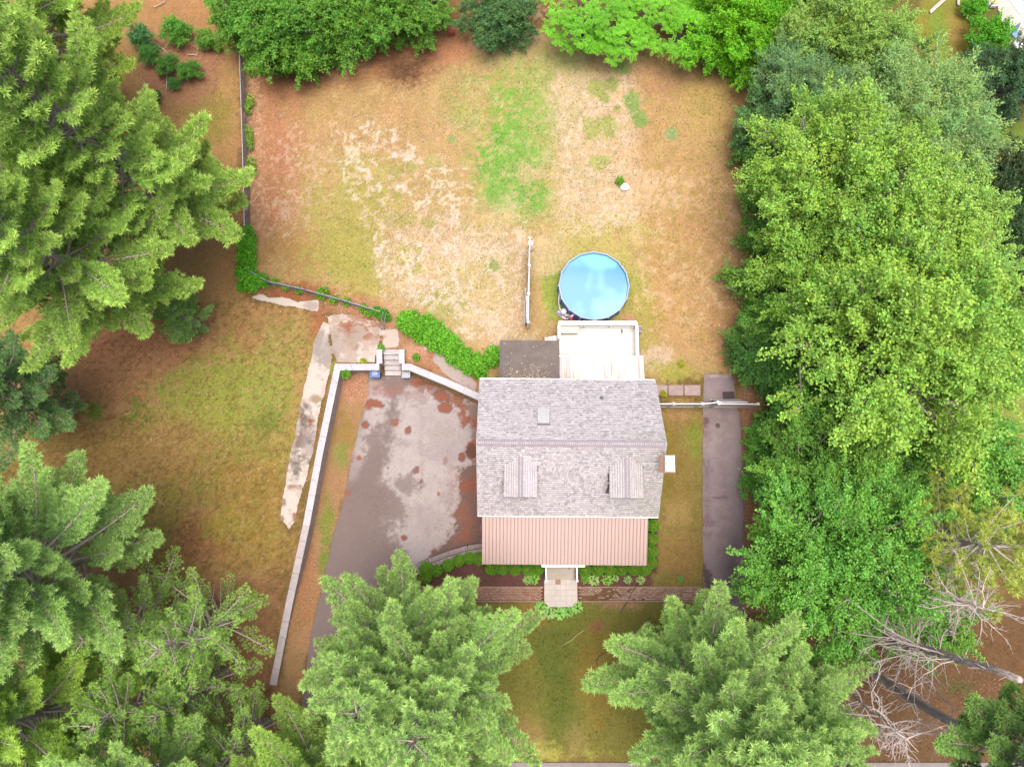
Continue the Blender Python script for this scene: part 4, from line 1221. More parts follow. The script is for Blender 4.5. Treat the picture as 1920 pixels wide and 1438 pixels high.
# dark flat roof over the back annex, strewn with leaves
ax0, ax1 = P(935, 640, 2.75).x - HX + .02, P(1047, 640, 2.75).x - HX
ayN = P(990, 639, 2.75).y - HY
an = thing('annex', None, None)
an.parent = house
m = MB()
m.box(ax0 + .12, ax1 - .14, HD - .33, ayN - .15, -.1, 2.68)
m.build('wall', M['siding'], an)
mflat = plain('dark_roll_roofing', S(138, 127, 121), .12, 1.2, .9, .15, .15, 20, c2=S(122, 111, 106))
rolls = 7
for k in range(rolls):
    y0 = HD - .34 + (ayN - HD + .34) * k / rolls
    y1 = HD - .34 + (ayN - HD + .34) * (k + 1) / rolls
    z0, z1 = 3.0 - .25 * k / rolls, 3.0 - .25 * (k + 1) / rolls
    m = MB()
    m.add([(ax0, y0 + .004, z0 + .006), (ax1, y0 + .004, z0 + .006), (ax1, y1, z1 + .022), (ax0, y1, z1 + .022), (ax0, y0 + .004, z0 - .1), (ax1, y0 + .004, z0 - .1), (ax1, y1, z1 - .1), (ax0, y1, z1 - .1)],
          [(0, 1, 2, 3), (7, 6, 5, 4), (0, 4, 5, 1), (2, 6, 7, 3), (1, 5, 6, 2), (0, 3, 7, 4)])
    m.build('roofing_strip', mflat, an)
m = MB()
for k in range(14):
    yk = HD - .2 + k * (ayN - HD) / 14.5
    m.box(ax0 + .01, ax0 + random.uniform(.14, .22), yk, yk + .12, 2.99 - .25 * k / 14, 3.035 - .25 * k / 14)
m.build('edge_shingle', plain('edge_shingle', S(132, 122, 132), .15, 4, .9, .1), an)
box('corner_board', (.06, 1.0, 2.6), (ax0 - .02 + .1, HD + .2, 1.35), mtrim, an)
dv, df_ = [], []
for k in range(430):
    if random.random() < .88:
        xx = random.gauss((ax0 + ax1) / 2 - .1, .8)
        yy = HD - .25 + abs(random.gauss(0, .50))
    else:
        xx, yy = random.uniform(ax0, ax1), random.uniform(HD, ayN)
    if not (ax0 + .2 < xx < ax1 - .06 and HD - .28 < yy < ayN - .05):
        continue
    zz = 3.045 - .25 * (yy - HD + .34) / (ayN - HD + .34)
    a, s = random.uniform(0, 6.28), random.uniform(.018, .045)
    q = len(dv)
    for j in range(4):
        dv.append((xx + math.cos(a + j * 1.57) * s * (1.4 if j % 2 else .8), yy + math.sin(a + j * 1.57) * s * (1.4 if j % 2 else .8), zz + random.uniform(-.003, .012)))
    df_.append((q, q + 1, q + 2, q + 3))
tag(link('fallen_leaf', mesh_np('fallen_leaf', dv, df_, plain('dry_leaf', S(228, 212, 176), .15, 9, .9, .1)), an), kind='stuff')

# white sheet roof over the sun room, rust-streaked
sx0_, sx1_ = P(1048, 690, 2.8).x - HX, P(1204, 690, 2.8).x - HX
syN = P(1120, 669, 2.6).y - HY
sr = thing('sun_room', None, None)
sr.parent = house
m = MB()
m.box(sx0_ + .15, sx1_ - .15, HD - .33, syN - .12, -.1, 2.5)
m.build('wall', M['siding'], sr)
mwr = plain('white_roof_sheet', S(248, 248, 250), .06, .9, .5, .35, 0, 40)
mrust = plain('rust_streaked_sheet', S(248, 242, 234), .06, 1.3, .6, .3, 0, 40, c2=S(226, 182, 138), stretch=(4.5, .22, 1))
mgal = plain('grey_sheet', S(224, 212, 212), .06, 1.2, .5, .35)
xs_ = [0, .14, .40, .62, .80, 1.12, 2.62, 3.62, 4.62, 4.86]
wtot = sx1_ - sx0_
xs_ = [v / xs_[-1] * wtot for v in xs_]
mats_ = [mgal, mrust, mgal, mrust, mrust, mwr, mrust, mwr, mrust]
for k in range(len(xs_) - 1):
    m = MB()
    a, b = sx0_ + xs_[k], sx0_ + xs_[k + 1] - .018
    y0, y1, z0, z1 = HD - .34, syN, 3.05, 2.58
    up = .0 if k % 2 else .012
    m.add([(a, y0, z0 + up), (b, y0, z0 + up), (b, y1, z1 + up), (a, y1, z1 + up), (a, y0, z0 - .06), (b, y0, z0 - .06), (b, y1, z1 - .06), (a, y1, z1 - .06)],
          [(0, 1, 2, 3), (7, 6, 5, 4), (0, 4, 5, 1), (2, 6, 7, 3), (1, 5, 6, 2), (0, 3, 7, 4)])
    m.build('roof_panel', mats_[k], sr)
m = MB()
m.box(sx0_ - .02, sx1_ + .06, syN + .004, syN + .09, 2.46, 2.6)
m.build('gutter', mtrim, sr, bevel=.01)
m = MB()
m.add([(sx1_ + .003, HD - .3, 2.96), (sx1_ + .06, HD - .3, 2.96), (sx1_ + .06, syN, 2.5), (sx1_ + .003, syN, 2.5), (sx1_ + .003, HD - .3, 3.08), (sx1_ + .06, HD - .3, 3.08), (sx1_ + .06, syN, 2.61), (sx1_ + .003, syN, 2.61)],
      [(3, 2, 1, 0), (4, 5, 6, 7), (0, 1, 5, 4), (1, 2, 6, 5), (2, 3, 7, 6), (3, 0, 4, 7)])
m.build('rake_board', mtrim, sr)

# ------------------------------------------------------------------ pool deck
dk0, dk1 = P(1045, 635, 1.1).x + .0, P(1192, 635, 1.1).x
dyN, dyS = P(1110, 605, 1.9).y - .06, HY + syN + .1
deck = thing('pool_deck', 'white plank pool deck with white railings behind the house', 'deck', ((dk0 + dk1) / 2, (dyN + dyS) / 2, 0))
hx, hy = (dk1 - dk0) / 2, (dyN - dyS) / 2
mdk = plain('deck_paint', (.35, .335, .31), .08, 1.0, .7, .25, .1, 30)
nbd = 18
bw = 2 * hy / nbd
for k in range(nbd):
    box('deck_board', (2 * hx, bw - .02, .035), (0, -hy + (k + .5) * bw, 1.10 + random.uniform(-.004, .004)), mdk, deck)
m = MB()
m.box(-hx + .02, hx - .02, -hy + .02, hy - .02, .86, 1.075)
m.build('joist_frame', plain('deck_joist', (.35, .30, .25), .2, 3, .9, .2), deck)
for a in (-hx + .1, 0, hx - .1):
    for b in (-hy + .1, hy - .1):
        box('leg', (.12, .12, .9), (a, b, .4), mtrim, deck)
m = MB()
m.box(-hx, hx, hy + .004, hy + .03, .15, 1.07)
m.build('skirt', M['white_vinyl'], deck)


def railing(x0, y0, x1, y1):
    L = math.hypot(x1 - x0, y1 - y0)
    a = math.atan2(y1 - y0, x1 - x0)
    c = ((x0 + x1) / 2, (y0 + y1) / 2)
    box('top_rail', (L + .1, .17, .05), (*c, 2.0), mtrim, deck, (0, 0, a), .01)
    box('lower_rail', (L, .06, .05), (*c, 1.22), mtrim, deck, (0, 0, a))
    n = int(L / .13)
    for k in range(n):
        t = (k + .5) / n
        box('baluster', (.04, .04, .74), (x0 + (x1 - x0) * t, y0 + (y1 - y0) * t, 1.61), mtrim, deck, (0, 0, a))
    n = max(2, round(L / 1.8) + 1)
    for k in range(n):
        t = k / (n - 1)
        box('railing_post', (.11, .11, .98), (x0 + (x1 - x0) * t, y0 + (y1 - y0) * t, 1.55), mtrim, deck, (0, 0, a))


railing(-hx + .06, hy - .06, hx - .06, hy - .06)
railing(hx - .06, hy - .2, hx - .06, -hy + .1)
railing(-hx + .06, hy - .2, -hx + .06, hy - 1.0)
# outer flat board beside the far rail
box('rail_board', (2 * hx - .1, .12, .03), (0, hy + .1, 1.93), mtrim, deck, bevel=.006)
# steps at the deck corner
for k in range(3):
    box('deck_step', (.28, .75, .05), (-hx - .16 - .26 * k, hy - .98, .95 - .27 * k), mdk, deck, bevel=.008)
    box('riser', (.03, .75, .24), (-hx - .04 - .26 * k, hy - .98, .80 - .27 * k), mtrim, deck)

p = P(1065, 617, 1.5)
bx = thing('storage_box', 'cream rounded storage box in the corner of the pool deck', 'box', (p.x, p.y, 1.12))
mcr = plain('cream_plastic', S(238, 224, 200), .08, 2, .5, .3)
box('body', (1.34, .58, .50), (0, 0, .25), mcr, bx, bevel=.05)
box('lid', (1.42, .66, .08), (0, 0, .54), plain('cream_lid', S(248, 236, 212), .08, 2, .5, .3), bx, bevel=.03)
p = P(1166, 621, 1.15)
kt = thing('bottle', 'small dark bottle lying on the white pool deck boards', 'bottle', (p.x, p.y, 1.12))
m = MB()
m.tube([(0, -.14, .05), (0, .06, .05), (0, .1, .05), (0, .16, .05)], [.05, .05, .02, .02], 10)
m.build('body', plain('dark_bottle', (.04, .05, .04), .2, 5, .3, .4), kt)
m = MB()
m.tube([(0, .16, .05), (0, .19, .05)], .024, 10)
m.build('cap', M['white_vinyl'], kt)

# ------------------------------------------------------------------ pool
pc = P(1114, 535.5, 1.3)
PR = 2.40
pool = thing('swimming_pool', 'round above ground pool with blue wall and white rim beside the deck', 'pool', (pc.x, pc.y, 0))
NS = 16
mblue = plain('pool_wall_blue', S(112, 168, 228), .12, 2.5, .5, .35)
mrim = plain('pool_rim', S(156, 182, 220), .06, 2, .45, .4)
mliner = plain('pool_liner', S(120, 190, 226), .1, 1.5, .6, .3)
ang = [2 * math.pi * (k + .5) / NS for k in range(NS)]
for k in range(NS):
    a0, a1 = 2 * math.pi * k / NS, 2 * math.pi * (k + 1) / NS
    m = MB()
    nseg = 3
    q = [(PR * math.cos(a0 + (a1 - a0) * j / nseg), PR * math.sin(a0 + (a1 - a0) * j / nseg)) for j in range(nseg + 1)]
    qi = [(x_ * .985, y_ * .985) for x_, y_ in q]
    m.prism(q + qi[::-1], 0, 1.27)
    m.build('wall_panel', mblue, pool)
    m = MB()
    c0, s0, c1, s1 = math.cos(a0), math.sin(a0), math.cos(a1), math.sin(a1)
    ro, ri = PR + .03, PR - .06
    m.prism([(ro * c0, ro * s0), (ro * c1, ro * s1), (ri * c1, ri * s1), (ri * c0, ri * s0)], 1.272, 1.315)
    m.build('rim', mrim, pool)
    m = MB()
    rp = PR + .03
    m.tube([(rp * c0, rp * s0, 0), (rp * c0, rp * s0, 1.27)], .045, 6)
    m.build('post', mrim, pool)
m = MB()
q = [((PR - .03) * math.cos(2 * math.pi * k / 48), (PR - .03) * math.sin(2 * math.pi * k / 48)) for k in range(48)]
m.prism(q, .05, .12)
m.build('liner_floor', mliner, pool)
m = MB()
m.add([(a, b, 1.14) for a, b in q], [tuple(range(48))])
# water: pale blue, reflected clouds painted into its colour as turquoise patches
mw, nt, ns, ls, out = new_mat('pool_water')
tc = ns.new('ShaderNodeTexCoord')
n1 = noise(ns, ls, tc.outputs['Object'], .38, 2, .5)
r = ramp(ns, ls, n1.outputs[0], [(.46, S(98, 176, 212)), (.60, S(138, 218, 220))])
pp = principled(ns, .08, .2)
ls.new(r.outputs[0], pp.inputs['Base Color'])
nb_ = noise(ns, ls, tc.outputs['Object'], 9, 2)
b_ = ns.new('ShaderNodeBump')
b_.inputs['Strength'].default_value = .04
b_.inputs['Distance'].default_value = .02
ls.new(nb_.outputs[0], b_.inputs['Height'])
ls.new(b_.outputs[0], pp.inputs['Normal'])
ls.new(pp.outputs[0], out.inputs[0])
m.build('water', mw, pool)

# pool ladder and pump, left of the pool
p = P(1054, 586, .3)
pu = thing('pool_pump', 'white and lavender pool pump with curled hose at the pool wall', 'pump', (p.x, p.y, 0))
mlav = plain('lavender_plastic', S(206, 196, 222), .08, 3, .5, .35)
box('base', (.75, .42, .08), (0, -.05, .06), mlav, pu, (0, 0, R(-38)), .02)
m = MB()
m.tube([(.1, .0, .1), (.1, .0, .62)], .2, 12)
m.tube([(.1, .0, .62), (.1, .0, .74)], [.2, .08], 12)
m.build('filter_tank', M['white_vinyl'], pu)
m = MB()
m.tube([(-.3, .12, .2), (.02, -.1, .2)], .12, 10)
m.build('motor', mlav, pu)
m = MB()
m.tube([(.28 + .24 * math.cos(t), -.28 + .16 * math.sin(t), .15 + .02 * t) for t in np.linspace(0, 8.5, 30)] + [(.1, .15, .7)], .03, 6)
m.build('hose', M['white_vinyl'], pu)
p = P(1049, 560, .6)
hs = thing('pool_hose', 'white pool hose running down the left side of the pool wall', 'hose', (p.x, p.y, 0))
m = MB()
hp = [(0, .45, 1.2), (-.04, .2, 1.0), (-.06, -.25, .7), (0, -.6, .4), (.2, -.9, .3), (.55, -1.2, .4), (.75, -1.3, .9)]
m.tube(hp, .035, 6)
m.build('hose', M['white_vinyl'], hs)
p = P(1079, 597, .9)
fl_ = thing('float_ring', 'pink pool float ring leaning between pool and deck', 'pool float', (p.x, p.y, .55), rotz=.1)
mp_ = plain('pink_vinyl', S(216, 60, 150), .1, 3, .35, .4)
mp2 = plain('pale_pink_vinyl', S(246, 196, 222), .08, 3, .35, .4)
nT, nR, br, sr_ = 24, 8, .30, .085
for sect in range(12):
    m = MB()
    vs, fs = [], []
    for i in range(3):
        t = 2 * math.pi * (sect * 2 + i) / nT
        for j in range(nR):
            a = 2 * math.pi * j / nR
            vs.append(((br + sr_ * math.cos(a)) * math.cos(t), (br + sr_ * math.cos(a)) * math.sin(t), sr_ * math.sin(a)))
    for i in range(2):
        for j in range(nR):
            fs.append((i * nR + j, (i + 1) * nR + j, (i + 1) * nR + (j + 1) % nR, i * nR + (j + 1) % nR))
    m.add(vs, fs)
    m.build('ring_section', mp2 if sect % 4 == 0 else mp_, fl_, smooth=True, loc=(0, 0, .25), rot=(R(22), 0, 0))
p = P(1199, 617, .4)
hb = thing('hose_reel', 'small pale hose reel beside the deck rail on the grass', 'hose reel', (p.x, p.y, 0))
m = MB()
for k in range(4):
    r_ = .12 + .03 * (k % 2)
    m.tube([(r_ * math.cos(t), -.12 + .08 * k, .4 + r_ * math.sin(t)) for t in np.linspace(0, 6.28, 16)], .028, 6)
m.build('hose', mlav, hb)
box('stand', (.36, .08, .42), (0, -.18, .2), mlav, hb, bevel=.02)
box('stand', (.36, .08, .42), (0, .18, .2), mlav, hb, bevel=.02)

# ------------------------------------------------------------------ white vinyl fences
def vinyl_fence(root, p0, p1, h, plank=.15, posts=2.0):
    o = root.location
    L = (p1 - p0).length
    a = math.atan2(p1.y - p0.y, p1.x - p0.x)
    d = (p1 - p0).normalized()
    nn = max(1, round(L / posts))
    for k in range(nn + 1):
        q = p0 + d * L * k / nn - o
        box('post', (.13, .13, h + .1), (q.x, q.y, (h + .1) / 2), M['white_vinyl'], root, (0, 0, a), .008)
        box('post_cap', (.17, .17, .05), (q.x, q.y, h + .12), M['white_vinyl'], root, (0, 0, a), .015)
    for k in range(nn):
        c = p0 + d * L * (k + .5) / nn - o
        for zz in (.12, h - .04):
            box('rail', (L / nn - .14, .07, .12), (c.x, c.y, zz), M['white_vinyl'], root, (0, 0, a), .008)
        npk = int((L / nn - .14) / plank)
        for j in range(npk):
            q = p0 + d * (L * k / nn + .07 + (L / nn - .14) * (j + .5) / npk) - o
            box('plank', (round((L / nn - .14) / npk - .008, 3), .03, h - .3), (q.x, q.y, h / 2 + .02), M['white_vinyl'], root, (0, 0, a))


f0, f1 = P(993.5, 447, 1.85), P(990, 604, 1.85)
vf = thing('vinyl_fence', 'white vinyl privacy fence standing alone across the back yard left of the pool', 'fence', (f0.x, f0.y, 0))
vinyl_fence(vf, Vector((f0.x, f0.y, 0)), Vector((f1.x, f1.y, 0)), 1.8)
box('lamp_cap', (.3, .3, .12), (.06, -.35, 1.92), plain('cream_globe', (.74, .71, .6), .05, 3, .4, .4), vf, bevel=.05)
for k, (a, b, lab) in enumerate(((985, 600, 'outermost loose white fence panel leaning on the lone fence by the pool'), (987.5, 594, 'innermost loose white fence panel leaning on the lone fence by the pool'))):
    q0, q1 = P(a, 555 - k * 25, 1.5), P(a + 1, b, 1.5)
    L = (q1 - q0).length
    pn = thing('fence_panel', lab, 'fence panel', ((q0.x + q1.x) / 2, (q0.y + q1.y) / 2, 0), 'loose white fence panels', rotz=0)
    for j in range(int(L / .16)):
        box('plank', (.03, .15, 1.6), (.02, -L / 2 + .08 + j * .16, .8), M['white_vinyl'], pn, (0, R(6), 0))
    for zz in (.1, 1.55):
        box('rail', (.06, L, .1), (.02 + .1 * (zz - .8), 0, zz), M['white_vinyl'], pn)

yf = P(1240, 757, 1.85).y
xw0, xw1 = 8.75, P(1316, 757, 1.85).x
vf2 = thing('vinyl_fence', 'white vinyl fence section between the house wall and the side driveway', 'fence', (xw0, yf, 0))
vinyl_fence(vf2, Vector((xw0, yf, 0)), Vector((xw1, yf, 0)), 1.8)
g0 = Vector((xw1 + .08, yf, 0))
g1 = P(1346, 754, 1.85)
g1.z = 0
gt = thing('vinyl_gate', 'narrow white gate leaf standing ajar over the side driveway', 'gate', (g0.x, g0.y, 0))
vinyl_fence(gt, g0, g1, 1.75)
h0, h1 = P(1348, 757, 1.85), P(1421, 757.5, 1.85)
h0.z = h1.z = 0
vf3 = thing('vinyl_fence', 'white vinyl fence section between the side driveway and the trees', 'fence', (h0.x, h0.y, 0))
vinyl_fence(vf3, h0, h1, 1.8)
lp = thing('fence_panel', 'white fence panel leaning flat against the far fence beside the black mat', 'fence panel', (h0.x + .9, h0.y + .55, 0))
for j in range(13):
    box('plank', (.15, .03, 1.75), (-.85 + j * .155, -.22, .86), M['white_vinyl'], lp, (R(14), 0, 0))
for zz in (.15, 1.6):
    box('rail', (2.0, .06, .1), (0, -.04 - .24 * zz, zz), M['white_vinyl'], lp)

# small flat things on the side driveway
p = P(1366, 741, .02)
mt = thing('rubber_mat', 'black rubber mat lying on the side driveway behind the fence', 'mat', (p.x, p.y, .016), rotz=R(3))
mrub = plain('black_rubber', S(92, 78, 80), .15, 6, .8, .2)
box('mat', (.80, .50, .03), (0, 0, .015), mrub, mt, bevel=.008)
for k in range(7):
    box('rib', (.74, .025, .012), (0, -.18 + k * .06, .036), mrub, mt)
p = P(1346, 798, .02)
dc = thing('drain_cover', 'round dark iron drain cover in the side driveway', 'drain cover', (p.x, p.y, .014))
m = MB()
m.tube([(.14 * math.cos(t), .14 * math.sin(t), .012) for t in np.linspace(0, 2 * math.pi, 25)], .018, 6, cap=False)
m.build('rim', mrub, dc)
for k in range(-2, 3):
    w_ = math.sqrt(.13 ** 2 - (k * .05) ** 2)
    box('bar', (round(2 * w_, 3), .03, .02), (0, k * .05, .01), mrub, dc)

# ------------------------------------------------------------------ front landing
lx0, lx1, lyT, lyB = 2.10, 4.27, -5.36, -7.13
ld = thing('paver_landing', 'pale paver landing with clipped corners in front of the porch', 'landing', ((lx0 + lx1) / 2, (lyT + lyB) / 2, 0))
w2, h2 = (lx1 - lx0) / 2, (lyT - lyB) / 2
m = MB()
m.prism([(-w2, h2), (-w2, -h2 + .3), (-w2 + .3, -h2), (w2 - .3, -h2), (w2, -h2 + .3), (w2, h2)], -.05, .14)
m.build('base_slab', plain('landing_edge', S(222, 208, 200), .1, 3, .9, .2), ld)
mpav = plain('paver', S(236, 226, 216), .09, 2.5, .85, .2, .2, 40)
mpav2 = plain('pink_paver', S(198, 150, 126), .15, 3, .85, .2, .2, 40)
ncx, ncy = 6, 5
for i in range(ncx):
    for j in range(ncy):
        a, b = -w2 + 2 * w2 * i / ncx, -w2 + 2 * w2 * (i + 1) / ncx
        c_, d_ = -h2 + 2 * h2 * j / ncy, -h2 + 2 * h2 * (j + 1) / ncy
        g = .012
        q = [(a + g, c_ + g), (b - g, c_ + g), (b - g, d_ - g), (a + g, d_ - g)]
        if j == 0 and i == 0:
            q = [(b - g, c_ + g), (b - g, d_ - g), (a + g, d_ - g), (a + g, d_ - .04)]
        if j == 0 and i == ncx - 1:
            q = [(a + g, c_ + g), (b - g, d_ - .04), (b - g, d_ - g), (a + g, d_ - g)]
        m = MB()
        m.prism(q, .1, .158 + random.uniform(-.004, .004))
        m.build('paver', mpav2 if (i, j) == (2, 4) else mpav, ld)
sp = thing('porch_steps', 'wide grey porch steps between two white handrails above the paver landing', 'steps', ((lx0 + lx1) / 2, -4.8, 0))
mst = plain('step_paint', S(208, 196, 180), .1, 2.5, .8, .25, .15, 30)
box('step', (1.80, .42, .20), (0, -.36, .26), mst, sp, bevel=.012)
box('step', (1.80, .80, .36), (0, .26, .34), mst, sp, bevel=.012)
for s in (-1, 1):
    box('handrail', (.09, 1.22, .07), (s * .99, .0, 1.05 + .1), mtrim, sp, (R(12), 0, 0), .012)
    box('lower_rail', (.06, 1.15, .05), (s * .99, .0, .62), mtrim, sp, (R(12), 0, 0))
    for yy in (-.56, .56):
        box('rail_post', (.13, .13, 1.25), (s * .99, yy, .62), mtrim, sp, bevel=.01)
    for k in range(6):
        box('baluster', (.035, .035, .5), (s * .99, -.42 + k * .17, .86 + (-.42 + k * .17) * .2), mtrim, sp)
box('header_beam', (2.7, .16, .22), (.0, .53, 2.72), mtrim, sp, bevel=.012)
p = P(1064, 1071, .55)
lz = thing('lizard_ornament', 'small dark garden ornament lying on the porch step', 'ornament', (3.75, -4.62, .53), rotz=R(50))
m = MB()
m.tube([(-.16, .02, .02), (-.08, -.01, .035), (0, .01, .045), (.08, 0, .04), (.15, -.02, .03)], [.008, .022, .035, .026, .012], 7)
m.build('body', plain('bronze_green', (.08, .09, .07), .2, 8, .6, .3), lz)
# ------------------------------------------------------------------ plants
def unit(v):
    return v / (np.linalg.norm(v, axis=-1, keepdims=True) + 1e-9)


def frames(d, r=None):
    """Rotation matrices whose z axis is d, spun at random."""
    d = unit(d)
    ref = np.where(np.abs(d[:, 2:3]) > .9, np.array([[1., 0, 0]]), np.array([[0, 0, 1.]]))
    a = unit(np.cross(ref, d))
    b = np.cross(d, a)
    if r is not None:
        c, s = np.cos(r)[:, None], np.sin(r)[:, None]
        a, b = a * c + b * s, b * c - a * s
    return np.stack([a, b, d], -1)


def needle_tufts(pos, dirs, size, tint, K, g, width=.155):
    """K needles fanning from each twig tip."""
    n = len(pos)
    th = np.array([R(8 + 58 * ((j + .5) / K) ** .8) for j in range(K)])
    az = np.arange(K) * 2.399
    loc = np.stack([np.sin(th) * np.cos(az), np.sin(th) * np.sin(az), np.cos(th)], -1)
    fr = frames(dirs, g.uniform(0, 6.28, n))
    tip = np.einsum('nij,kj->nki', fr, loc)
    jit = g.uniform(.75, 1.15, (n, K, 1))
    tipv = tip * size[:, None, None] * jit
    side = unit(np.cross(tip, g.normal(size=(n, K, 3)))) * (size * width)[:, None, None]
    base = pos[:, None, :] + tip * (size * .08)[:, None, None]
    V = np.stack([base - side, base + side, pos[:, None, :] + tipv], 2).reshape(-1, 3)
    F = np.arange(len(V)).reshape(-1, 3)
    cc = np.repeat(tint * 1.0, K * 3, 0)
    return V, F, cc


def grow_pine(seed, H=21, Rm=6.2, base=5.5, whorl=.92, per=6, lat=.26, tw=.20, K=12, size=.27, gap=.0, dead=True, shape=.9):
    g = np.random.default_rng(seed)
    segs, pos, dirs, tint, size_ = [], [], [], [], []
    lean = g.normal(0, .012, 2)
    tr = lambda z: np.array([lean[0] * z + .12 * math.sin(z * .5 + seed), lean[1] * z + .12 * math.cos(z * .43 + seed), z])
    zs = np.linspace(-.3, H, 16)
    for a, b in zip(zs[:-1], zs[1:]):
        segs.append([*tr(a), *tr(b), .34 * (1 - a / H) ** .8 + .03, .34 * max(0, 1 - b / H) ** .8 + .03])
    z = base
    while z < H - .4:
        t = (z - base) / (H - base)
        prof = (1 - t) ** shape * min(1, .55 + 2.2 * t) * Rm + .5
        nb = per + g.integers(-1, 2)
        a0 = g.uniform(0, 6.28)
        for k in range(nb):
            if g.random() < gap:
                continue
            L = prof * g.uniform(.58, 1.2)
            az = a0 + 6.28 * k / nb + g.normal(0, .18)
            el = R(2 + 46 * t ** 1.2) + g.normal(0, .08)
            o = tr(z + g.uniform(-.35, .35))
            dh = np.array([math.cos(az), math.sin(az), 0.])
            sd_ = np.array([-dh[1], dh[0], 0.])
            cv = g.normal(0, .09)
            up = g.uniform(.05, .16)

            def pt(s):
                return o + dh * (s * L) + sd_ * (cv * L * s * s) + np.array([0, 0, math.tan(el) * s * L - .10 * L * s * (1 - s) * 2 + up * L * s ** 3])
            ss = np.linspace(0, 1, 7)
            r0 = .028 + .012 * L
            for a, b in zip(ss[:-1], ss[1:]):
                segs.append([*pt(a), *pt(b), r0 * (1 - a) + .008, r0 * (1 - b) + .008])
            bt = g.uniform(.86, 1.14)
            s = .22 + .1 * (1 - t)
            sgn = 1
            while s < 1.0:
                q = pt(s)
                tang = unit((pt(min(1, s + .02)) - pt(s - .02))[None])[0]
                ll = (.34 * L * (1 - s) ** .75 * g.uniform(.75, 1.2) + .30) * (.85 if s < .35 else 1)
                an = sgn * R(40 - 14 * s + g.normal(0, 6))
                ld = tang * math.cos(an) + sd_ * math.sin(an)
                ld[2] += g.normal(0.05, .10)
                ld = unit(ld[None])[0]
                segs.append([*q, *(q + ld * ll), .012, .005])
                m = max(2, int(ll / tw))
                l2 = np.array([-ld[1], ld[0], 0])
                for j in range(m + 1):
                    f = (j + .35 + g.uniform(-.2, .2)) / (m + .35)
                    if f < .12:
                        continue
                    pq = q + ld * ll * f + np.array([0, 0, .05 * f])
                    tip = j == m
                    for e in ((0,) if tip else (-1, 1)):
                        dd = ld * math.cos(e * .55) + l2 * math.sin(e * .55) + np.array([0, 0, g.uniform(.05, .35)])
                        pos.append(pq + l2 * e * g.uniform(.06, .15) * (1.3 - f) + g.normal(0, .025, 3))
                        dirs.append(dd)
                        size_.append(size * g.uniform(.8, 1.2))
                        new = .45 * s + .4 * f + g.uniform(0, .35)
                        b = bt * g.uniform(.84, 1.14)
                        tint.append([b * (.80 + .34 * new), b * (.88 + .20 * new), b * (.86 + .06 * new)])
                s += lat / L * g.uniform(.8, 1.2) * .62
                sgn = -sgn
            for e in (-.5, 0, .5):
                pos.append(pt(1.0) + g.normal(0, .03, 3))
                dirs.append(dh * math.cos(e) + sd_ * math.sin(e) + np.array([0, 0, .35]))
                size_.append(size * 1.1)
                tint.append([1.16, 1.08, .9])
        z += whorl * g.uniform(.75, 1.25) * (1 - .35 * t)
    if dead:      # bare snags on the lower stem
        for k in range(12):
            zz = g.uniform(2.5, base + 2)
            az, L = g.uniform(0, 6.28), g.uniform(.8, 3.0)
            o = tr(zz)
            e = o + np.array([math.cos(az) * L, math.sin(az) * L, g.uniform(-.3, .5)])
            mdl = (o + e) / 2 + g.normal(0, .12, 3)
            segs += [[*o, *mdl, .04, .025], [*mdl, *e, .025, .008]]
    V, F, C = needle_tufts(np.array(pos), np.array(dirs), np.array(size_), np.array(tint), K, g)
    tv, tf = tubes_np(segs, 5)
    return (mesh_np('trunk', tv, tf, M['bark'], None, True), mesh_np('crown', V, F, M['needle'], C))


def leaf_quads(pos, along, nrm, ln, wd, tint):
    """Leaves folded a little along the midrib: 2 triangles sharing the rib."""
    along = unit(along)
    sd_ = unit(np.cross(nrm, along))
    n2 = np.cross(along, sd_)
    a = ln[:, None]
    w = wd[:, None]
    p0 = pos
    p2 = pos + along * a
    mid = pos + along * a * .45
    p1 = mid + sd_ * w * .5 + n2 * w * .14
    p3 = mid - sd_ * w * .5 + n2 * w * .14
    V = np.stack([p0, p1, p2, p3], 1).reshape(-1, 3)
    k = np.arange(len(pos)) * 4
    F = np.concatenate([np.stack([k, k + 1, k + 2], 1), np.stack([k, k + 2, k + 3], 1)])
    return V, F, np.repeat(tint, 4, 0)


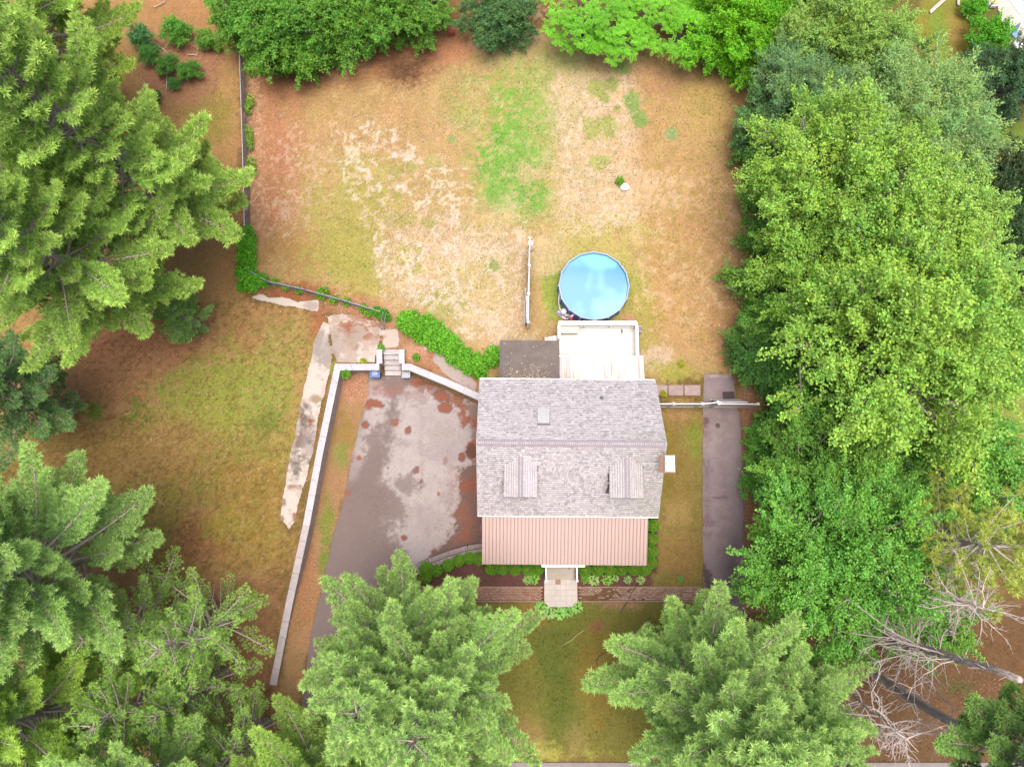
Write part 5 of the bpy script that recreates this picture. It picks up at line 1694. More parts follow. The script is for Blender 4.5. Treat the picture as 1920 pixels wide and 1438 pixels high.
def grow_broadleaf(seed, Rm=4.0, Rz=3.2, zc=5.0, lumps=34, shoots=2200, lps=10, leaf=(.15, .11), lump_r=(.24, .40), spread=.42, droop=.0, trunk=True, low=-.35, fill=.5, sprays=1.6):
    g = np.random.default_rng(seed)
    i = np.arange(lumps) + .5
    zz = 1 - (1 - low) * i / lumps
    az = i * 2.39996 + g.normal(0, .25, lumps)
    rr = np.sqrt(np.clip(1 - zz ** 2, 0, 1))
    dl_ = np.stack([rr * np.cos(az), rr * np.sin(az), zz], 1)
    dl_ = unit(dl_ + g.normal(0, .13, (lumps, 3)))
    u = g.uniform(.55, 1.04, lumps)
    sc = np.array([Rm, Rm, Rz])
    cen = dl_ * u[:, None] * sc + np.array([0, 0, zc])
    rl = g.uniform(*lump_r, lumps) * Rm
    # inner clumps close the middle of the crown
    nc = max(4, lumps // 6)
    dc = unit(g.normal(size=(nc, 3)) + np.array([0, 0, .9]))
    cen = np.concatenate([cen, dc * g.uniform(.15, .5, (nc, 1)) * sc + np.array([0, 0, zc])])
    dl_ = np.concatenate([dl_, dc])
    rl = np.concatenate([rl, np.full(nc, lump_r[1] * Rm * 1.15)])
    lumps = lumps + nc
    wgt = rl ** 2
    li = g.choice(lumps, shoots, p=wgt / wgt.sum())
    sdv = unit(unit(g.normal(size=(shoots, 3))) + dl_[li] * .55 + np.array([0, 0, .35]))
    rad = rl[li] * np.where(g.random(shoots) < fill, g.uniform(.85, 1.08, shoots), g.uniform(.35, .9, shoots))
    sp_ = cen[li] + sdv * rad[:, None] * np.array([1, 1, .85])
    axd = unit(sdv + dl_[li] * .6 + g.normal(0, .35, (shoots, 3)) + np.array([0, 0, .15 - droop]))
    lt = g.uniform(.86, 1.16, lumps)[li] * g.uniform(.86, 1.14, shoots)
    # long leafy twigs that break the outline
    nsp = int(sprays * lumps)
    tw_segs = []
    if nsp:
        per = max(4, int(shoots * .22 / nsp))
        q0 = g.integers(0, lumps, nsp)
        sdir = unit(dl_[q0] + g.normal(0, .38, (nsp, 3)) + np.array([0, 0, .12 - droop]))
        L_ = rl[q0] * g.uniform(1.3, 2.1, nsp)
        o_ = cen[q0] + g.normal(0, .25, (nsp, 3)) * rl[q0][:, None]
        idx = g.permutation(shoots)[:nsp * per]
        kk = np.repeat(np.arange(nsp), per)[:len(idx)]
        ff = np.tile(np.linspace(.35, 1.0, per), nsp)[:len(idx)]
        sp_[idx] = o_[kk] + sdir[kk] * (L_[kk] * ff)[:, None] + g.normal(0, .07, (len(idx), 3)) * (1.3 - ff)[:, None]
        axd[idx] = unit(sdir[kk] + g.normal(0, .45, (len(idx), 3)))
        lt[idx] = lt[idx] * (1 + .12 * ff)
        for j in range(nsp):
            tw_segs.append([*o_[j], *(o_[j] + sdir[j] * L_[j]), .004 * Rm + .004, .003])
    n = shoots * lps
    k = np.repeat(np.arange(shoots), lps)
    f = g.uniform(-.5, .5, n)
    pos = sp_[k] + axd[k] * (f * spread)[:, None] + g.normal(0, spread * .15, (n, 3))
    al = unit(axd[k] * .6 + g.normal(0, .7, (n, 3)) + np.array([0, 0, -.1 - droop]))
    nm = unit(np.array([0, 0, .9]) + sdv[k] * .5 + g.normal(0, .45, (n, 3)))
    ln = leaf[0] * g.uniform(.7, 1.25, n)
    wd = leaf[1] * g.uniform(.75, 1.2, n)
    b = lt[k] * g.uniform(.84, 1.16, n)
    y_ = g.normal(0, .06, lumps)[li][k] + g.uniform(-.08, .10, n) + np.repeat(g.normal(0, .05, shoots), lps)
    tint = np.stack([b * (1 + y_), b, b * (1 - y_)], 1)
    V, F, C = leaf_quads(pos, al, nm, ln, wd, tint)
    crown = mesh_np('crown', V, F, M['leaf'], C)
    segs = tw_segs[:]
    if trunk:
        h0 = max(.3, zc - Rz * .55)
        segs.append([0, 0, -.2, 0, 0, h0, .035 * Rm + .03, .028 * Rm + .02])
        for q in range(lumps):
            e = cen[q]
            s0 = np.array([0, 0, h0 * g.uniform(.7, 1.0)])
            mid = s0 * .45 + e * .55 + g.normal(0, .08 * Rm, 3) + np.array([0, 0, -.08 * Rz])
            r_ = .012 * Rm + .008
            segs += [[*s0, *mid, r_ * 1.3, r_ * .8], [*mid, *e, r_ * .8, r_ * .35]]
            for w in range(3):
                e2 = e + unit(g.normal(size=(1, 3)) + dl_[q])[0] * rl[q] * .9
                segs.append([*(mid * .4 + e * .6), *e2, r_ * .4, r_ * .12])
    else:
        for q in range(lumps):
            segs.append([0, 0, .02, *cen[q], .012 * Rm + .004, .004 * Rm + .002])
    tv, tf = tubes_np(segs, 5)
    return mesh_np('trunk', tv, tf, M['bark'], None, True), crown


def grow_fronds(seed, Rm=3.0, Rz=2.0, zc=2.2, n=420, fl=.75, pairs=8):
    """Sumac-like crown: rosettes of feather-shaped leaves."""
    g = np.random.default_rng(seed)
    ncl = n // 9
    d = unit(g.normal(size=(ncl, 3)) + np.array([0, 0, .7]))
    d[:, 2] = np.abs(d[:, 2]) - .15
    tips = d * np.array([Rm, Rm, Rz]) * g.uniform(.72, 1.02, (ncl, 1)) + np.array([0, 0, zc])
    P_, A_, N_, L_, W_, T_ = [], [], [], [], [], []
    segs = []
    for c in range(ncl):
        a0 = g.uniform(0, 6.28)
        segs.append([0, 0, .2, *(tips[c] * [.6, .6, .7]), .06, .03])
        segs.append([*(tips[c] * [.6, .6, .7]), *tips[c], .03, .015])
        ct = g.uniform(.85, 1.15)
        for k in range(9):
            az = a0 + k * 2.4
            out_ = unit(np.array([[math.cos(az), math.sin(az), g.uniform(.05, .6)]]) + d[c] * .35)[0]
            Lf = fl * g.uniform(.7, 1.15)
            sd_ = unit(np.cross(np.array([[0, 0, 1.]]), out_[None]))[0]
            for j in range(pairs):
                f = .18 + .82 * j / (pairs - 1)
                q = tips[c] + out_ * Lf * f + np.array([0, 0, -.28 * Lf * f * f])
                ll = .21 * (1 - abs(f - .5) * .9) * fl / .75
                for e in (-1, 1):
                    P_.append(q)
                    A_.append(sd_ * e + out_ * .45 + np.array([0, 0, -.12]))
                    N_.append(np.array([0, 0, 1.]) + g.normal(0, .15, 3))
                    L_.append(ll)
                    W_.append(.075 * fl / .75)
                    b = ct * g.uniform(.88, 1.12) * (.9 + .2 * f)
                    T_.append([b * (1 + .1 * f), b, b * .95])
    V, F, C = leaf_quads(np.array(P_), np.array(A_), np.array(N_), np.array(L_), np.array(W_), np.array(T_))
    tv, tf = tubes_np(segs, 5)
    return mesh_np('trunk', tv, tf, M['bark'], None, True), mesh_np('crown', V, F, M['leaf'], C)


def grow_ball(seed, r=.44, n=2600):
    g = np.random.default_rng(seed)
    d = unit(g.normal(size=(n, 3)))
    d[:, 2] = np.where(d[:, 2] < -.35, -d[:, 2], d[:, 2])
    lump = 1 + .09 * np.sin(d[:, 0] * 7 + seed) * np.sin(d[:, 1] * 6 + d[:, 2] * 5)
    pos = d * r * lump[:, None] * g.uniform(.86, 1.03, (n, 1)) * np.array([1, 1, .95]) + np.array([0, 0, r * .85])
    al = unit(d * .5 + g.normal(0, .6, (n, 3)))
    nm = unit(d + g.normal(0, .5, (n, 3)))
    b = g.uniform(.75, 1.2, n)
    brown = (np.hypot(d[:, 0], d[:, 1]) < .45) & (d[:, 2] > .4) & (g.random(n) < .35)
    tint = np.stack([b, b, b], 1)
    tint[brown] = np.stack([b * 2.6, b * .85, b * 1.6], 1)[brown]
    V, F, C = leaf_quads(pos, al, nm, np.full(n, .06), np.full(n, .045), tint)
    segs = [[0, 0, -.05, 0, 0, r * .8, .04, .02]] + [[0, 0, r * .3, *(d[k] * r * .6 + [0, 0, r * .85]), .015, .006] for k in range(20)]
    tv, tf = tubes_np(segs, 5)
    return mesh_np('stem', tv, tf, M['bark']), mesh_np('foliage', V, F, M['leaf'], C)


def grow_hosta(seed, r=.40, n=34):
    g = np.random.default_rng(seed)
    Vs, Fs, Cs = [], [], []
    for k in range(n):
        az = k * 2.4 + g.normal(0, .15)
        t = (k + .5) / n
        out_ = np.array([math.cos(az), math.sin(az), 0])
        sd_ = np.array([-out_[1], out_[0], 0])
        L = .20 * g.uniform(.8, 1.2)
        r0 = r * t ** .6 * .78
        z0 = .30 - .20 * t
        w = .13 * g.uniform(.85, 1.15)
        q = len(Vs)
        o = out_ * r0 + np.array([0, 0, z0])
        dz = .08 - .22 * t
        pts_ = [(0, 0, 0), (.35, .5, .02), (.35, 0, -.015), (.35, -.5, .02), (.75, .36, dz * .5 + .01), (.75, 0, dz * .5 - .01), (.75, -.36, dz * .5 + .01), (1, 0, dz)]
        for a, b, c in pts_:
            Vs.append(o + out_ * a * L + sd_ * b * w + np.array([0, 0, c]))
        Fs += [(q, q + 2, q + 1), (q, q + 3, q + 2), (q + 1, q + 2, q + 5), (q + 1, q + 5, q + 4), (q + 2, q + 3, q + 6), (q + 2, q + 6, q + 5), (q + 4, q + 5, q + 7), (q + 5, q + 6, q + 7)]
        b = g.uniform(.8, 1.1)
        edge = np.array([b * 1.45, b * 1.25, b * 1.6])
        core = np.array([b * .8, b * .95, b * .8])
        Cs += [core, edge, core, edge, edge, core, edge, edge]
    segs = [[0, 0, -.03, math.cos(k * 2.4) * r * .5, math.sin(k * 2.4) * r * .5, .2, .008, .005] for k in range(14)]
    tv, tf = tubes_np(segs, 4)
    return mesh_np('stem', tv, tf, M['leaf'], np.tile([.7, .9, .7], (len(tv), 1))), mesh_np('foliage', np.array(Vs), np.array(Fs), M['leaf'], np.array(Cs))


def leaf_mass(seed, pts, n, leaf=(.10, .08), hmin=.1):
    """Creeping or clipped growth: pts rows = x, y, radius, height."""
    g = np.random.default_rng(seed)
    A = np.array(pts, float)
    w = A[:, 2] ** 2
    k = g.choice(len(A), n, p=w / w.sum())
    d = unit(g.normal(size=(n, 3)) + np.array([0, 0, .35]))
    d[:, 2] = np.abs(d[:, 2])
    rad = A[k, 2] * g.uniform(.7, 1.08, n)
    rad = rad * (.62 + .75 * fbm(A[k, 0] + d[:, 0] * A[k, 2], A[k, 1] + d[:, 1] * A[k, 2], 1.9, 3, seed + 9))
    pos = np.stack([A[k, 0] + d[:, 0] * rad, A[k, 1] + d[:, 1] * rad, hmin + d[:, 2] * A[k, 3] * g.uniform(.55, 1.05, n)], 1)
    nz_ = fbm(pos[:, 0], pos[:, 1], 2.2, 3, seed)
    pos[:, 2] += (nz_ - .5) * .35 * A[k, 3]
    al = unit(d * .5 + g.normal(0, .7, (n, 3)))
    nm = unit(d * .6 + np.array([0, 0, .7]) + g.normal(0, .5, (n, 3)))
    b = g.uniform(.8, 1.2, n) * (.85 + .3 * nz_)
    yv = g.uniform(-.08, .12, n)
    V, F, C = leaf_quads(pos, al, nm, leaf[0] * g.uniform(.7, 1.25, n), leaf[1] * g.uniform(.75, 1.2, n), np.stack([b * (1 + yv), b, b * (1 - yv)], 1))
    return mesh_np('foliage', V, F, M['leaf'], C)


def stems(pts, seed, n=30):
    g = np.random.default_rng(seed)
    segs = []
    for k in range(n):
        a = pts[k % len(pts)]
        x_, y_ = a[0] + g.normal(0, a[2] * .35), a[1] + g.normal(0, a[2] * .35)
        segs.append([x_, y_, -.03, x_ + g.normal(0, a[2] * .3), y_ + g.normal(0, a[2] * .3), a[3] * .8, .018, .006])
    tv, tf = tubes_np(segs, 4)
    return mesh_np('stem', tv, tf, M['bark'])


PINES = [grow_pine(1, base=3.6), grow_pine(2, 22, 6.6, 6.5), grow_pine(3, 19, 5.6, 4.5), grow_pine(5, 15, 4.6, 3.0, lat=.42, gap=.1)]
HIGH = grow_pine(13, 20, 3.6, 11.5, .8, 6)
SPARSE = grow_pine(8, 12, 4.6, 2.0, 1.0, 5, .36, .21, 8, .20, .12)
OLIVE = grow_pine(9, 11, 4.0, 6.0, .7, 6, .6, .42, 14, .30, .1, shape=.5)
MAPLES = [grow_broadleaf(21, 5.6, 4.4, 6.6, 95, 9000, 11, (.145, .115), (.13, .25), .5), grow_broadleaf(22, 5.6, 4.2, 6.6, 85, 9000, 11, (.145, .115), (.13, .26), .5)]
MEDS = [grow_broadleaf(31, 3.4, 2.8, 2.9, 60, 5200, 11, (.135, .105), (.16, .30), low=-.8), grow_broadleaf(32, 3.4, 2.6, 2.7, 56, 5200, 11, (.135, .105), (.17, .30), low=-.8)]
WILLOW = grow_broadleaf(41, 4.0, 3.0, 4.2, 46, 4600, 12, (.20, .055), (.2, .32), .6, .12)
SHRUBS = [grow_broadleaf(51, 1.2, 1.0, 1.0, 16, 620, 10, (.12, .09), trunk=False, low=-.1), grow_broadleaf(52, 1.2, .95, .95, 14, 620, 10, (.13, .085), trunk=False, low=-.1)]
SUMAC = [grow_fronds(61), grow_fronds(62, 2.6, 1.6, 2.0, 360)]
BALL = [grow_ball(71), grow_ball(72)]
HOSTA = [grow_hosta(81), grow_hosta(82)]


def plant(kind, parts, x_, y_, s, c, label, cat, group=None, rot=None, sz=None, z0=None, lean=(0, 0)):
    names = ('trunk', 'crown') if parts[1].name.startswith('crown') else ('stem', 'foliage')
    zz = z0 if z0 is not None else 0
    t = thing(kind, label, cat, (x_, y_, zz), group, rotz=random.uniform(0, 6.28) if rot is None else rot)
    t.scale = (s, s, sz or s)
    t.rotation_euler[0], t.rotation_euler[1] = lean
    link(names[0], parts[0], t)
    o = link(names[1], parts[1], t)
    o.color = (*c, 1)
    for o2 in t.children:
        if o2.name.startswith('stem') and parts in HOSTA:
            o2.color = (*c, 1)
    return t


# leaf colours (base reflectance)
PN, PB, PY = (.335, .50, .135), (.325, .50, .18), (.35, .52, .12)
GP = 'tall white pines around the lot'
pines = [
    (0, -22.0, 18.4, 1.12, PN, 'tallest pine, reaching over the chain link fence beside the back yard'),
    (1, -24.3, 12.6, 1.0, PN, 'pine with a grey stub of trunk showing above the left lawn'),
    (1, -28.6, 27.0, 1.0, PY, 'yellow-green pine beside the shrub bed at the top of the lot'),
    (2, -34.0, 19.0, 1.0, PN, 'pine at the edge of the picture behind the tallest pine'),
    (0, -36.0, 30.0, 1.0, PY, 'pale pine in the corner of the lot, beyond the shrub bed'),
    (3, -30.0, 5.8, .92, (.17, .31, .13), 'dark low pine beneath the larger pines, beside the left lawn'),
    (1, -24.6, -3.6, 1.0, PB, 'bluish tall pine at the lower end of the left lawn'),
    (2, -31.5, -4.5, 1.05, PB, 'pine behind the bluish tall pine at the edge of the picture'),
    (0, -25.5, -11.5, .95, PY, 'bright yellow-green pine in the bottom corner below the left lawn'),
    (2, -19.0, -15.8, .95, PB, 'pine at the bottom edge between the corner pines and the driveway mouth'),
    (1, -9.6, -15.6, .85, PN, 'pine at the bottom edge right over the driveway mouth'),
    (0, -6.1, -8.4, .9, PB, 'pine over the driveway mouth, nearest the retaining wall end'),
    (1, -3.7, -9.5, .88, PB, 'pine on the front lawn beside the brick walk, left of the landing'),
    (0, -5.6, -14.5, .92, PB, 'pine at the bottom edge between two pines of the front lawn'),
    (2, 10.3, -9.9, 1.05, PB, 'pine on the front lawn nearest the landing on its garden hose side'),
    (1, 13.8, -11.2, .76, PB, 'pine beside the lower end of the side driveway'),
    (3, 11.5, -15.6, 1.0, PB, 'pine at the bottom edge behind the garden hose lawn'),
]
for k, x_, y_, s, c, lab in pines:
    plant('pine_tree', PINES[k], x_, y_, s, c, lab, 'tree', GP)
plant('pine_tree', HIGH, 23.3, -11.4, 1.0, (.22, .38, .12), 'pine with a long bare trunk over the dark woods floor', 'tree', GP)
plant('young_pine', PINES[3], *P(352, 598, 2.5)[:2], .42, (.20, .36, .11), 'small young pine on the needle floor beside the left lawn, away from the tall pines', 'tree')
thin = [(-18.4, -11.2, .8, 'small thin pine in the middle of the thin stand, left of the wall end'), (-21.6, -7.2, .9, 'thin pine just below the bluish tall pine on the lawn edge'), (-18.0, -7.6, .9, 'thin see-through pine beside the white retaining wall'), (-20.5, -11.0, .95, 'thin pine with russet ground showing through, between two fuller pines'), (-15.6, -14.2, .8, 'thin pine over the lowest end of the retaining wall')]
for x_, y_, s, lab in thin:
    plant('thin_pine', SPARSE, x_, y_, s, (.26, .44, .11), lab, 'tree', 'thin pines by the retaining wall')
plant('olive_pine', OLIVE, 24.6, -2.5, 1.0, (.37, .44, .11), 'olive pine with round tufts and bare grey twigs beside the dead trees', 'tree')

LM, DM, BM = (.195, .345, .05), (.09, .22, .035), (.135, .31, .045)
GB = 'leafy trees along the right side of the lot'
maples = [
    (MAPLES[0], 1600, 325, 8.0, .98, LM, 'tall light green maple highest up along the right side'),
    (MAPLES[1], 1775, 430, 7.5, .82, (.21, .36, .07), 'light green maple at the dark conifer beyond the main maples'),
    (MAPLES[1], 1702, 640, 8.0, 1.2, LM, 'widest light green maple in the middle of the right side'),
    (MAPLES[0], 1582, 500, 6.5, .80, (.175, .33, .045), 'green maple leaning over the dry yard across from the pool'),
    (MAPLES[0], 1840, 620, 7.5, .70, (.22, .37, .065), 'pale green maple over the neighbouring lawn'),
    (MEDS[0], 1505, 590, 4.0, .85, (.10, .23, .035), 'dark low tree at the yard edge below the leaning maple'),
    (MEDS[1], 1562, 790, 4.5, 1.1, (.085, .225, .035), 'dark green tree at the end of the vinyl fence'),
    (MAPLES[1], 1580, 890, 6.0, .76, (.11, .25, .035), 'dark maple over the middle of the side driveway'),
    (MAPLES[0], 1568, 1055, 6.0, .92, (.115, .29, .04), 'rich green dense maple over the lower side driveway'),
    (MEDS[0], 1835, 880, 5.0, 1.15, BM, 'bright green tree between the wide maple and the olive pine'),
    (MEDS[1], 1740, 1150, 3.0, .85, BM, 'low bright tree beneath the bare dead branches'),
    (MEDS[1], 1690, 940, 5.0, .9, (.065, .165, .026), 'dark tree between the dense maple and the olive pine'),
    (WILLOW, 1752, 178, 9.0, 1.25, (.17, .29, .085), 'grey green willow beside the neighbouring lawn'),
    (WILLOW, 1540, 140, 6.0, .85, (.12, .23, .085), 'dark grey green willow at the top corner of the yard'),
    (MEDS[1], 1468, 215, 4.0, .8, (.09, .20, .06), 'dark low tree at the upper corner of the dry yard'),
    (MAPLES[1], 1600, 30, 6.0, .68, (.19, .32, .06), 'olive green tree at the top edge beside the bright thicket'),
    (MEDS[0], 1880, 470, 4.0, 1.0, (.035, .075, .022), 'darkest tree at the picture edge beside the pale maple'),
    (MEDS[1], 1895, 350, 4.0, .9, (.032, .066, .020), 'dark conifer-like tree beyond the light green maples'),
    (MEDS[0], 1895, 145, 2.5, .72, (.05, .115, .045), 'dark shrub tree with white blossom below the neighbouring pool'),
    (MEDS[1], 1680, 95, 4.0, .8, (.15, .26, .06), 'small grey green tree between the olive tree and the willow'),
    (MEDS[0], 1445, 660, 3.0, .6, (.06, .16, .03), 'small dark tree at the yard edge above the side driveway'),
]
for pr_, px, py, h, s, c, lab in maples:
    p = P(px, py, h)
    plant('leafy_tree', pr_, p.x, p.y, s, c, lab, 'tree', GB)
for px, py, s, lab in ((1857, 62, 1.05, 'bright green shrub beside the neighbouring pool terrace'), (1838, 2, .65, 'bright green shrub at the top edge beside the terrace fence')):
    p = P(px, py, 1.5)
    plant('shrub', SHRUBS[0], p.x, p.y, s, (.075, .27, .012), lab, 'shrub', 'bright shrubs by the terrace')
for px, py, s, c, lab in [
    (1432, 300, 1.3, (.10, .24, .045), 'low dark shrub at the foot of the right tree line, nearest the willow end'),
    (1424, 372, 1.1, (.12, .27, .04), 'low shrub at the foot of the right tree line, level with the white rock'),
    (1424, 450, 1.2, (.09, .23, .035), 'low dark shrub at the foot of the right tree line, between rock and pool level'),
    (1408, 535, 1.3, (.11, .25, .035), 'low wide shrub at the foot of the right tree line, level with the pool'),
    (1414, 610, 1.3, (.09, .23, .035), 'low dark shrub at the foot of the right tree line, level with the pool deck'),
    (1418, 690, 1.2, (.08, .21, .04), 'low dark shrub beside the upper end of the side driveway'),
    (1425, 830, .9, (.10, .27, .035), 'low green shrub beside the side driveway, level with the chimney'),
    (1418, 905, .9, (.10, .27, .035), 'low green shrub beside the side driveway, just under the dense maple')]:
    p = P(px, py, 1.0)
    plant('shrub', SHRUBS[random.randint(0, 1)], p.x, p.y, s, c, lab, 'shrub', 'low shrubs along the right tree line')
# thicket along the top of the yard
GT = 'green thicket trees along the top of the yard'
for pr_, px, py, h, s, c, lab in [
    (MEDS[0], 525, 42, 3.5, .95, (.095, .235, .026), 'dark green tree at the top end of the chain link fence'),
    (MEDS[1], 610, 8, 3.5, .9, (.095, .235, .026), 'dark green tree second from the chain link fence'),
    (MEDS[0], 700, -8, 3.5, .8, (.095, .235, .026), 'dark green tree above the brown brush pile'),
    (MEDS[1], 775, -18, 3.5, .72, (.105, .25, .03), 'green tree beside the red crate at the top of the yard'),
    (MEDS[1], 935, 2, 3.2, .7, (.07, .16, .05), 'blue green round tree beside the gap in the thicket'),
    (MEDS[0], 460, 5, 3.5, .8, (.095, .235, .026), 'green tree in the top corner above the chain link fence'),
]:
    p = P(px, py, h)
    plant('thicket_tree', pr_, p.x, p.y, s, c, lab, 'tree', GT)
p = P(548, 105, 1.2)
plant('shrub', SHRUBS[1], p.x, p.y, 1.5, (.07, .20, .014), 'low green shrub at the foot of the fence corner thicket', 'shrub')
for pr_, px, py, s, c, lab in [
    (SUMAC[0], 1095, 35, 1.0, (.095, .30, .012), 'bright sumac with feathery fronds nearest the gap in the thicket'),
    (SUMAC[1], 1165, 62, .9, (.095, .30, .012), 'bright sumac reaching lowest onto the dry yard'),
    (SUMAC[0], 1225, 15, .9, (.105, .32, .012), 'bright sumac at the top edge in the middle of the thicket'),
    (SUMAC[1], 1285, 50, .95, (.10, .31, .012), 'bright sumac next to the round-leaved thicket'),
    (MEDS[0], 1370, 42, .9, (.115, .33, .010), 'yellow green round-leaved bush beside the sumacs'),
    (MEDS[1], 1425, 78, .75, (.105, .31, .010), 'yellow green round-leaved bush at the corner by the willow'),
    (MEDS[0], 1450, 15, .8, (.105, .30, .010), 'yellow green round-leaved bush at the top edge by the olive tree'),
]:
    p = P(px, py, 2.2)
    plant('sumac' if 'sumac' in lab.split(' with')[0].split(' reaching')[0].split(' at')[0].split(' next')[0] else 'bush', pr_, p.x, p.y, s, c, lab, 'bush')
# shrub bed upper left
for px, py, s, c, lab in [
    (268, 72, .66, (.07, .21, .06), 'dark bluish shrub touching the yellow-green pine in the shrub bed'), (335, 66, .78, (.09, .26, .03), 'largest round shrub at the top of the shrub bed'),
    (390, 78, .6, (.11, .25, .03), 'loose shrub nearest the chain link fence in the shrub bed'), (280, 105, .55, (.08, .23, .04), 'shrub below the dark bluish shrub in the shrub bed'),
    (318, 125, .6, (.08, .22, .035), 'shrub in the middle of the shrub bed beside the bare twigs'), (358, 135, .58, (.085, .24, .03), 'lowest round shrub of the shrub bed'),
    (288, 178, .35, (.04, .15, .035), 'tiny dark shrub at the foot of the shrub bed'), (325, 155, .35, (.06, .2, .04), 'tiny pale shrub under the middle shrub of the bed')]:
    p = P(px, py, .6)
    plant('shrub', SHRUBS[random.randint(0, 1)], p.x, p.y, s, c, lab, 'shrub', 'shrubs in the upper left bed')
# boxwoods and hostas
bw_pts = [(1097, 1070), (1121, 1068), (1144, 1068), (1166, 1068), (1189, 1067), (1209, 1067), (1222, 1055), (1224, 985), (1222, 1011), (1222, 1034),
          (942, 1066), (965, 1067), (989, 1067), (1009, 1067), (797, 1082), (799, 1065), (818, 1070), (840, 1060), (860, 1051), (880, 1046), (899, 1048), (921, 1066)]
ORD = ['first', 'second', 'third', 'fourth', 'fifth', 'sixth', 'seventh', 'eighth']
bw_lab = ['%s boxwood ball from the porch steps in the row toward the side driveway' % ORD[k] for k in range(6)]
bw_lab += ['boxwood ball at the front corner of the porch roof, where both rows meet', 'topmost boxwood ball of the short row along the porch end', 'middle boxwood ball of the short row along the porch end', 'lowest boxwood ball of the short row along the porch end']
bw_lab += ['%s boxwood ball from the porch steps in the row toward the sunken driveway' % ORD[3 - k] for k in range(4)]
bw_lab += ['boxwood ball standing out below the driveway end of the row at the block edging'] + ['%s boxwood ball from the driveway end of the row along the block edging' % ORD[k] for k in range(6)]
bw_lab += ['boxwood ball at the porch corner between the block edging row and the front row']
for k, (px, py) in enumerate(bw_pts):
    p = P(px, py, .45)
    plant('boxwood', BALL[k % 2], p.x, p.y, random.uniform(.82, .95), (.105, .27, .018), bw_lab[k], 'boxwood', 'boxwoods along the block edging' if 13 < k < 21 else 'boxwoods around the porch')
ho = [(1097, 1086, .62, (.07, .19, .012), 'green hosta nearest the landing on the mulch bed'), (1114, 1088, .8, (.17, .27, .07), 'largest pale edged hosta in the mulch bed'), (1139, 1087, .8, (.12, .26, .03), 'third hosta from the landing in the mulch bed'),
      (1155, 1084, .5, (.15, .26, .06), 'smallest pale hosta in the mulch bed'), (1178, 1087, .6, (.15, .26, .07), 'pale hosta fifth from the landing in the mulch bed'), (1202, 1087, .65, (.17, .26, .07), 'pale hosta at the pine branches in the mulch bed'), (1277, 1086, .45, (.06, .18, .03), 'lone small hosta on the lawn by the side driveway'),
      (1001, 1085, .8, (.10, .24, .02), 'green hosta beside the landing on its driveway side'), (989, 1087, .7, (.16, .25, .06), 'pale hosta half under the front lawn pine'),
      (1014, 1140, .95, (.13, .28, .05), 'hosta at the first clipped corner of the landing'), (1030, 1149, .95, (.17, .28, .08), 'pale hosta below the first clipped corner of the landing'), (1050, 1149, .95, (.15, .30, .06), 'hosta at the middle of the landing front edge'), (1065, 1147, .85, (.11, .25, .045), 'darker green hosta right of the middle one at the landing front'), (1082, 1139, .85, (.15, .28, .06), 'hosta at the second clipped corner of the landing')]
for k, (px, py, s, c, lab) in enumerate(ho):
    p = P(px, py, .2)
    plant('hosta', HOSTA[k % 2], p.x, p.y, s * 1.08, tuple(min(.5, v * 1.3) for v in c), lab, 'hosta', 'hostas around the front walk')


def mass(kind, label, cat, rows, n, c, leaf=(.11, .085), seed=1, group=None, h=.4):
    """rows = (px, py, radius px, height m) along the run of growth."""
    W = []
    for px, py, rp, hh in rows:
        p = P(px, py, hh * .5)
        W.append((p.x, p.y, rp / 27.5, hh))
    o = thing(kind, label, cat, (W[0][0], W[0][1], 0), group)
    loc = [(a - W[0][0], b - W[0][1], r_, hh) for a, b, r_, hh in W]
    f = link('foliage', leaf_mass(seed, loc, n, leaf), o)
    f.color = (*c, 1)
    link('stem', stems(loc, seed, 3 * len(loc) + 12), o)
    return o


mass('hedge', 'bright green clipped hedge slanting from the steps to the house', 'hedge', [(770, 605, 24, 1.2), (792, 615, 26, 1.2), (815, 628, 24, 1.1), (832, 642, 24, 1.1), (850, 656, 22, 1.1), (868, 670, 22, 1.1), (884, 682, 22, 1.0), (900, 692, 16, 1.0), (920, 672, 14, 1.1), (926, 664, 14, 1.0)], 15000, (.11, .32, .02), (.15, .11), 3)
mass('vine', 'bright green vine mound on the bend of the chain link fence', 'vine', [(460, 438, 16, 1.4), (459, 460, 18, 1.4), (458, 485, 18, 1.4), (460, 510, 18, 1.4), (470, 528, 17, 1.3), (488, 524, 14, 1.0), (455, 535, 12, .7)], 7000, (.085, .29, .014), (.13, .10), 4)
mass('vine', 'yellow green vine strand along the low chain link fence', 'vine', [(515, 528, 8, .5), (535, 540, 7, .5), (560, 545, 7, .4), (603, 549, 12, .8), (625, 562, 8, .5), (650, 566, 8, .5), (680, 578, 8, .5), (690, 586, 7, .4)], 2300, (.12, .28, .02), (.10, .08), 5)
mass('vine', 'dark green vine clump at the end of the fence by the handrails', 'vine', [(706, 583, 10, .9), (718, 588, 11, .9), (724, 594, 8, .8)], 1400, (.075, .26, .02), (.11, .085), 6)
vs_ = [(466, 128, 10, .8, 'yellow green weed tuft at the top of the chain link fence'), (488, 132, 7, .5, 'small weed tuft just inside the top of the chain link fence'), (468, 190, 8, .7, 'weed tuft on the chain link fence below the thicket'), (463, 250, 10, 1.0, 'weed clump at the middle of the chain link fence'), (466, 270, 7, .6, 'weed tuft right below the middle fence clump'), (470, 310, 11, 1.0, 'wide weed clump low on the chain link fence'), (462, 345, 6, .5, 'small weed tuft near the lower end of the fence'), (463, 205, 6, .5, 'small weed tuft on the fence above the middle clump')]
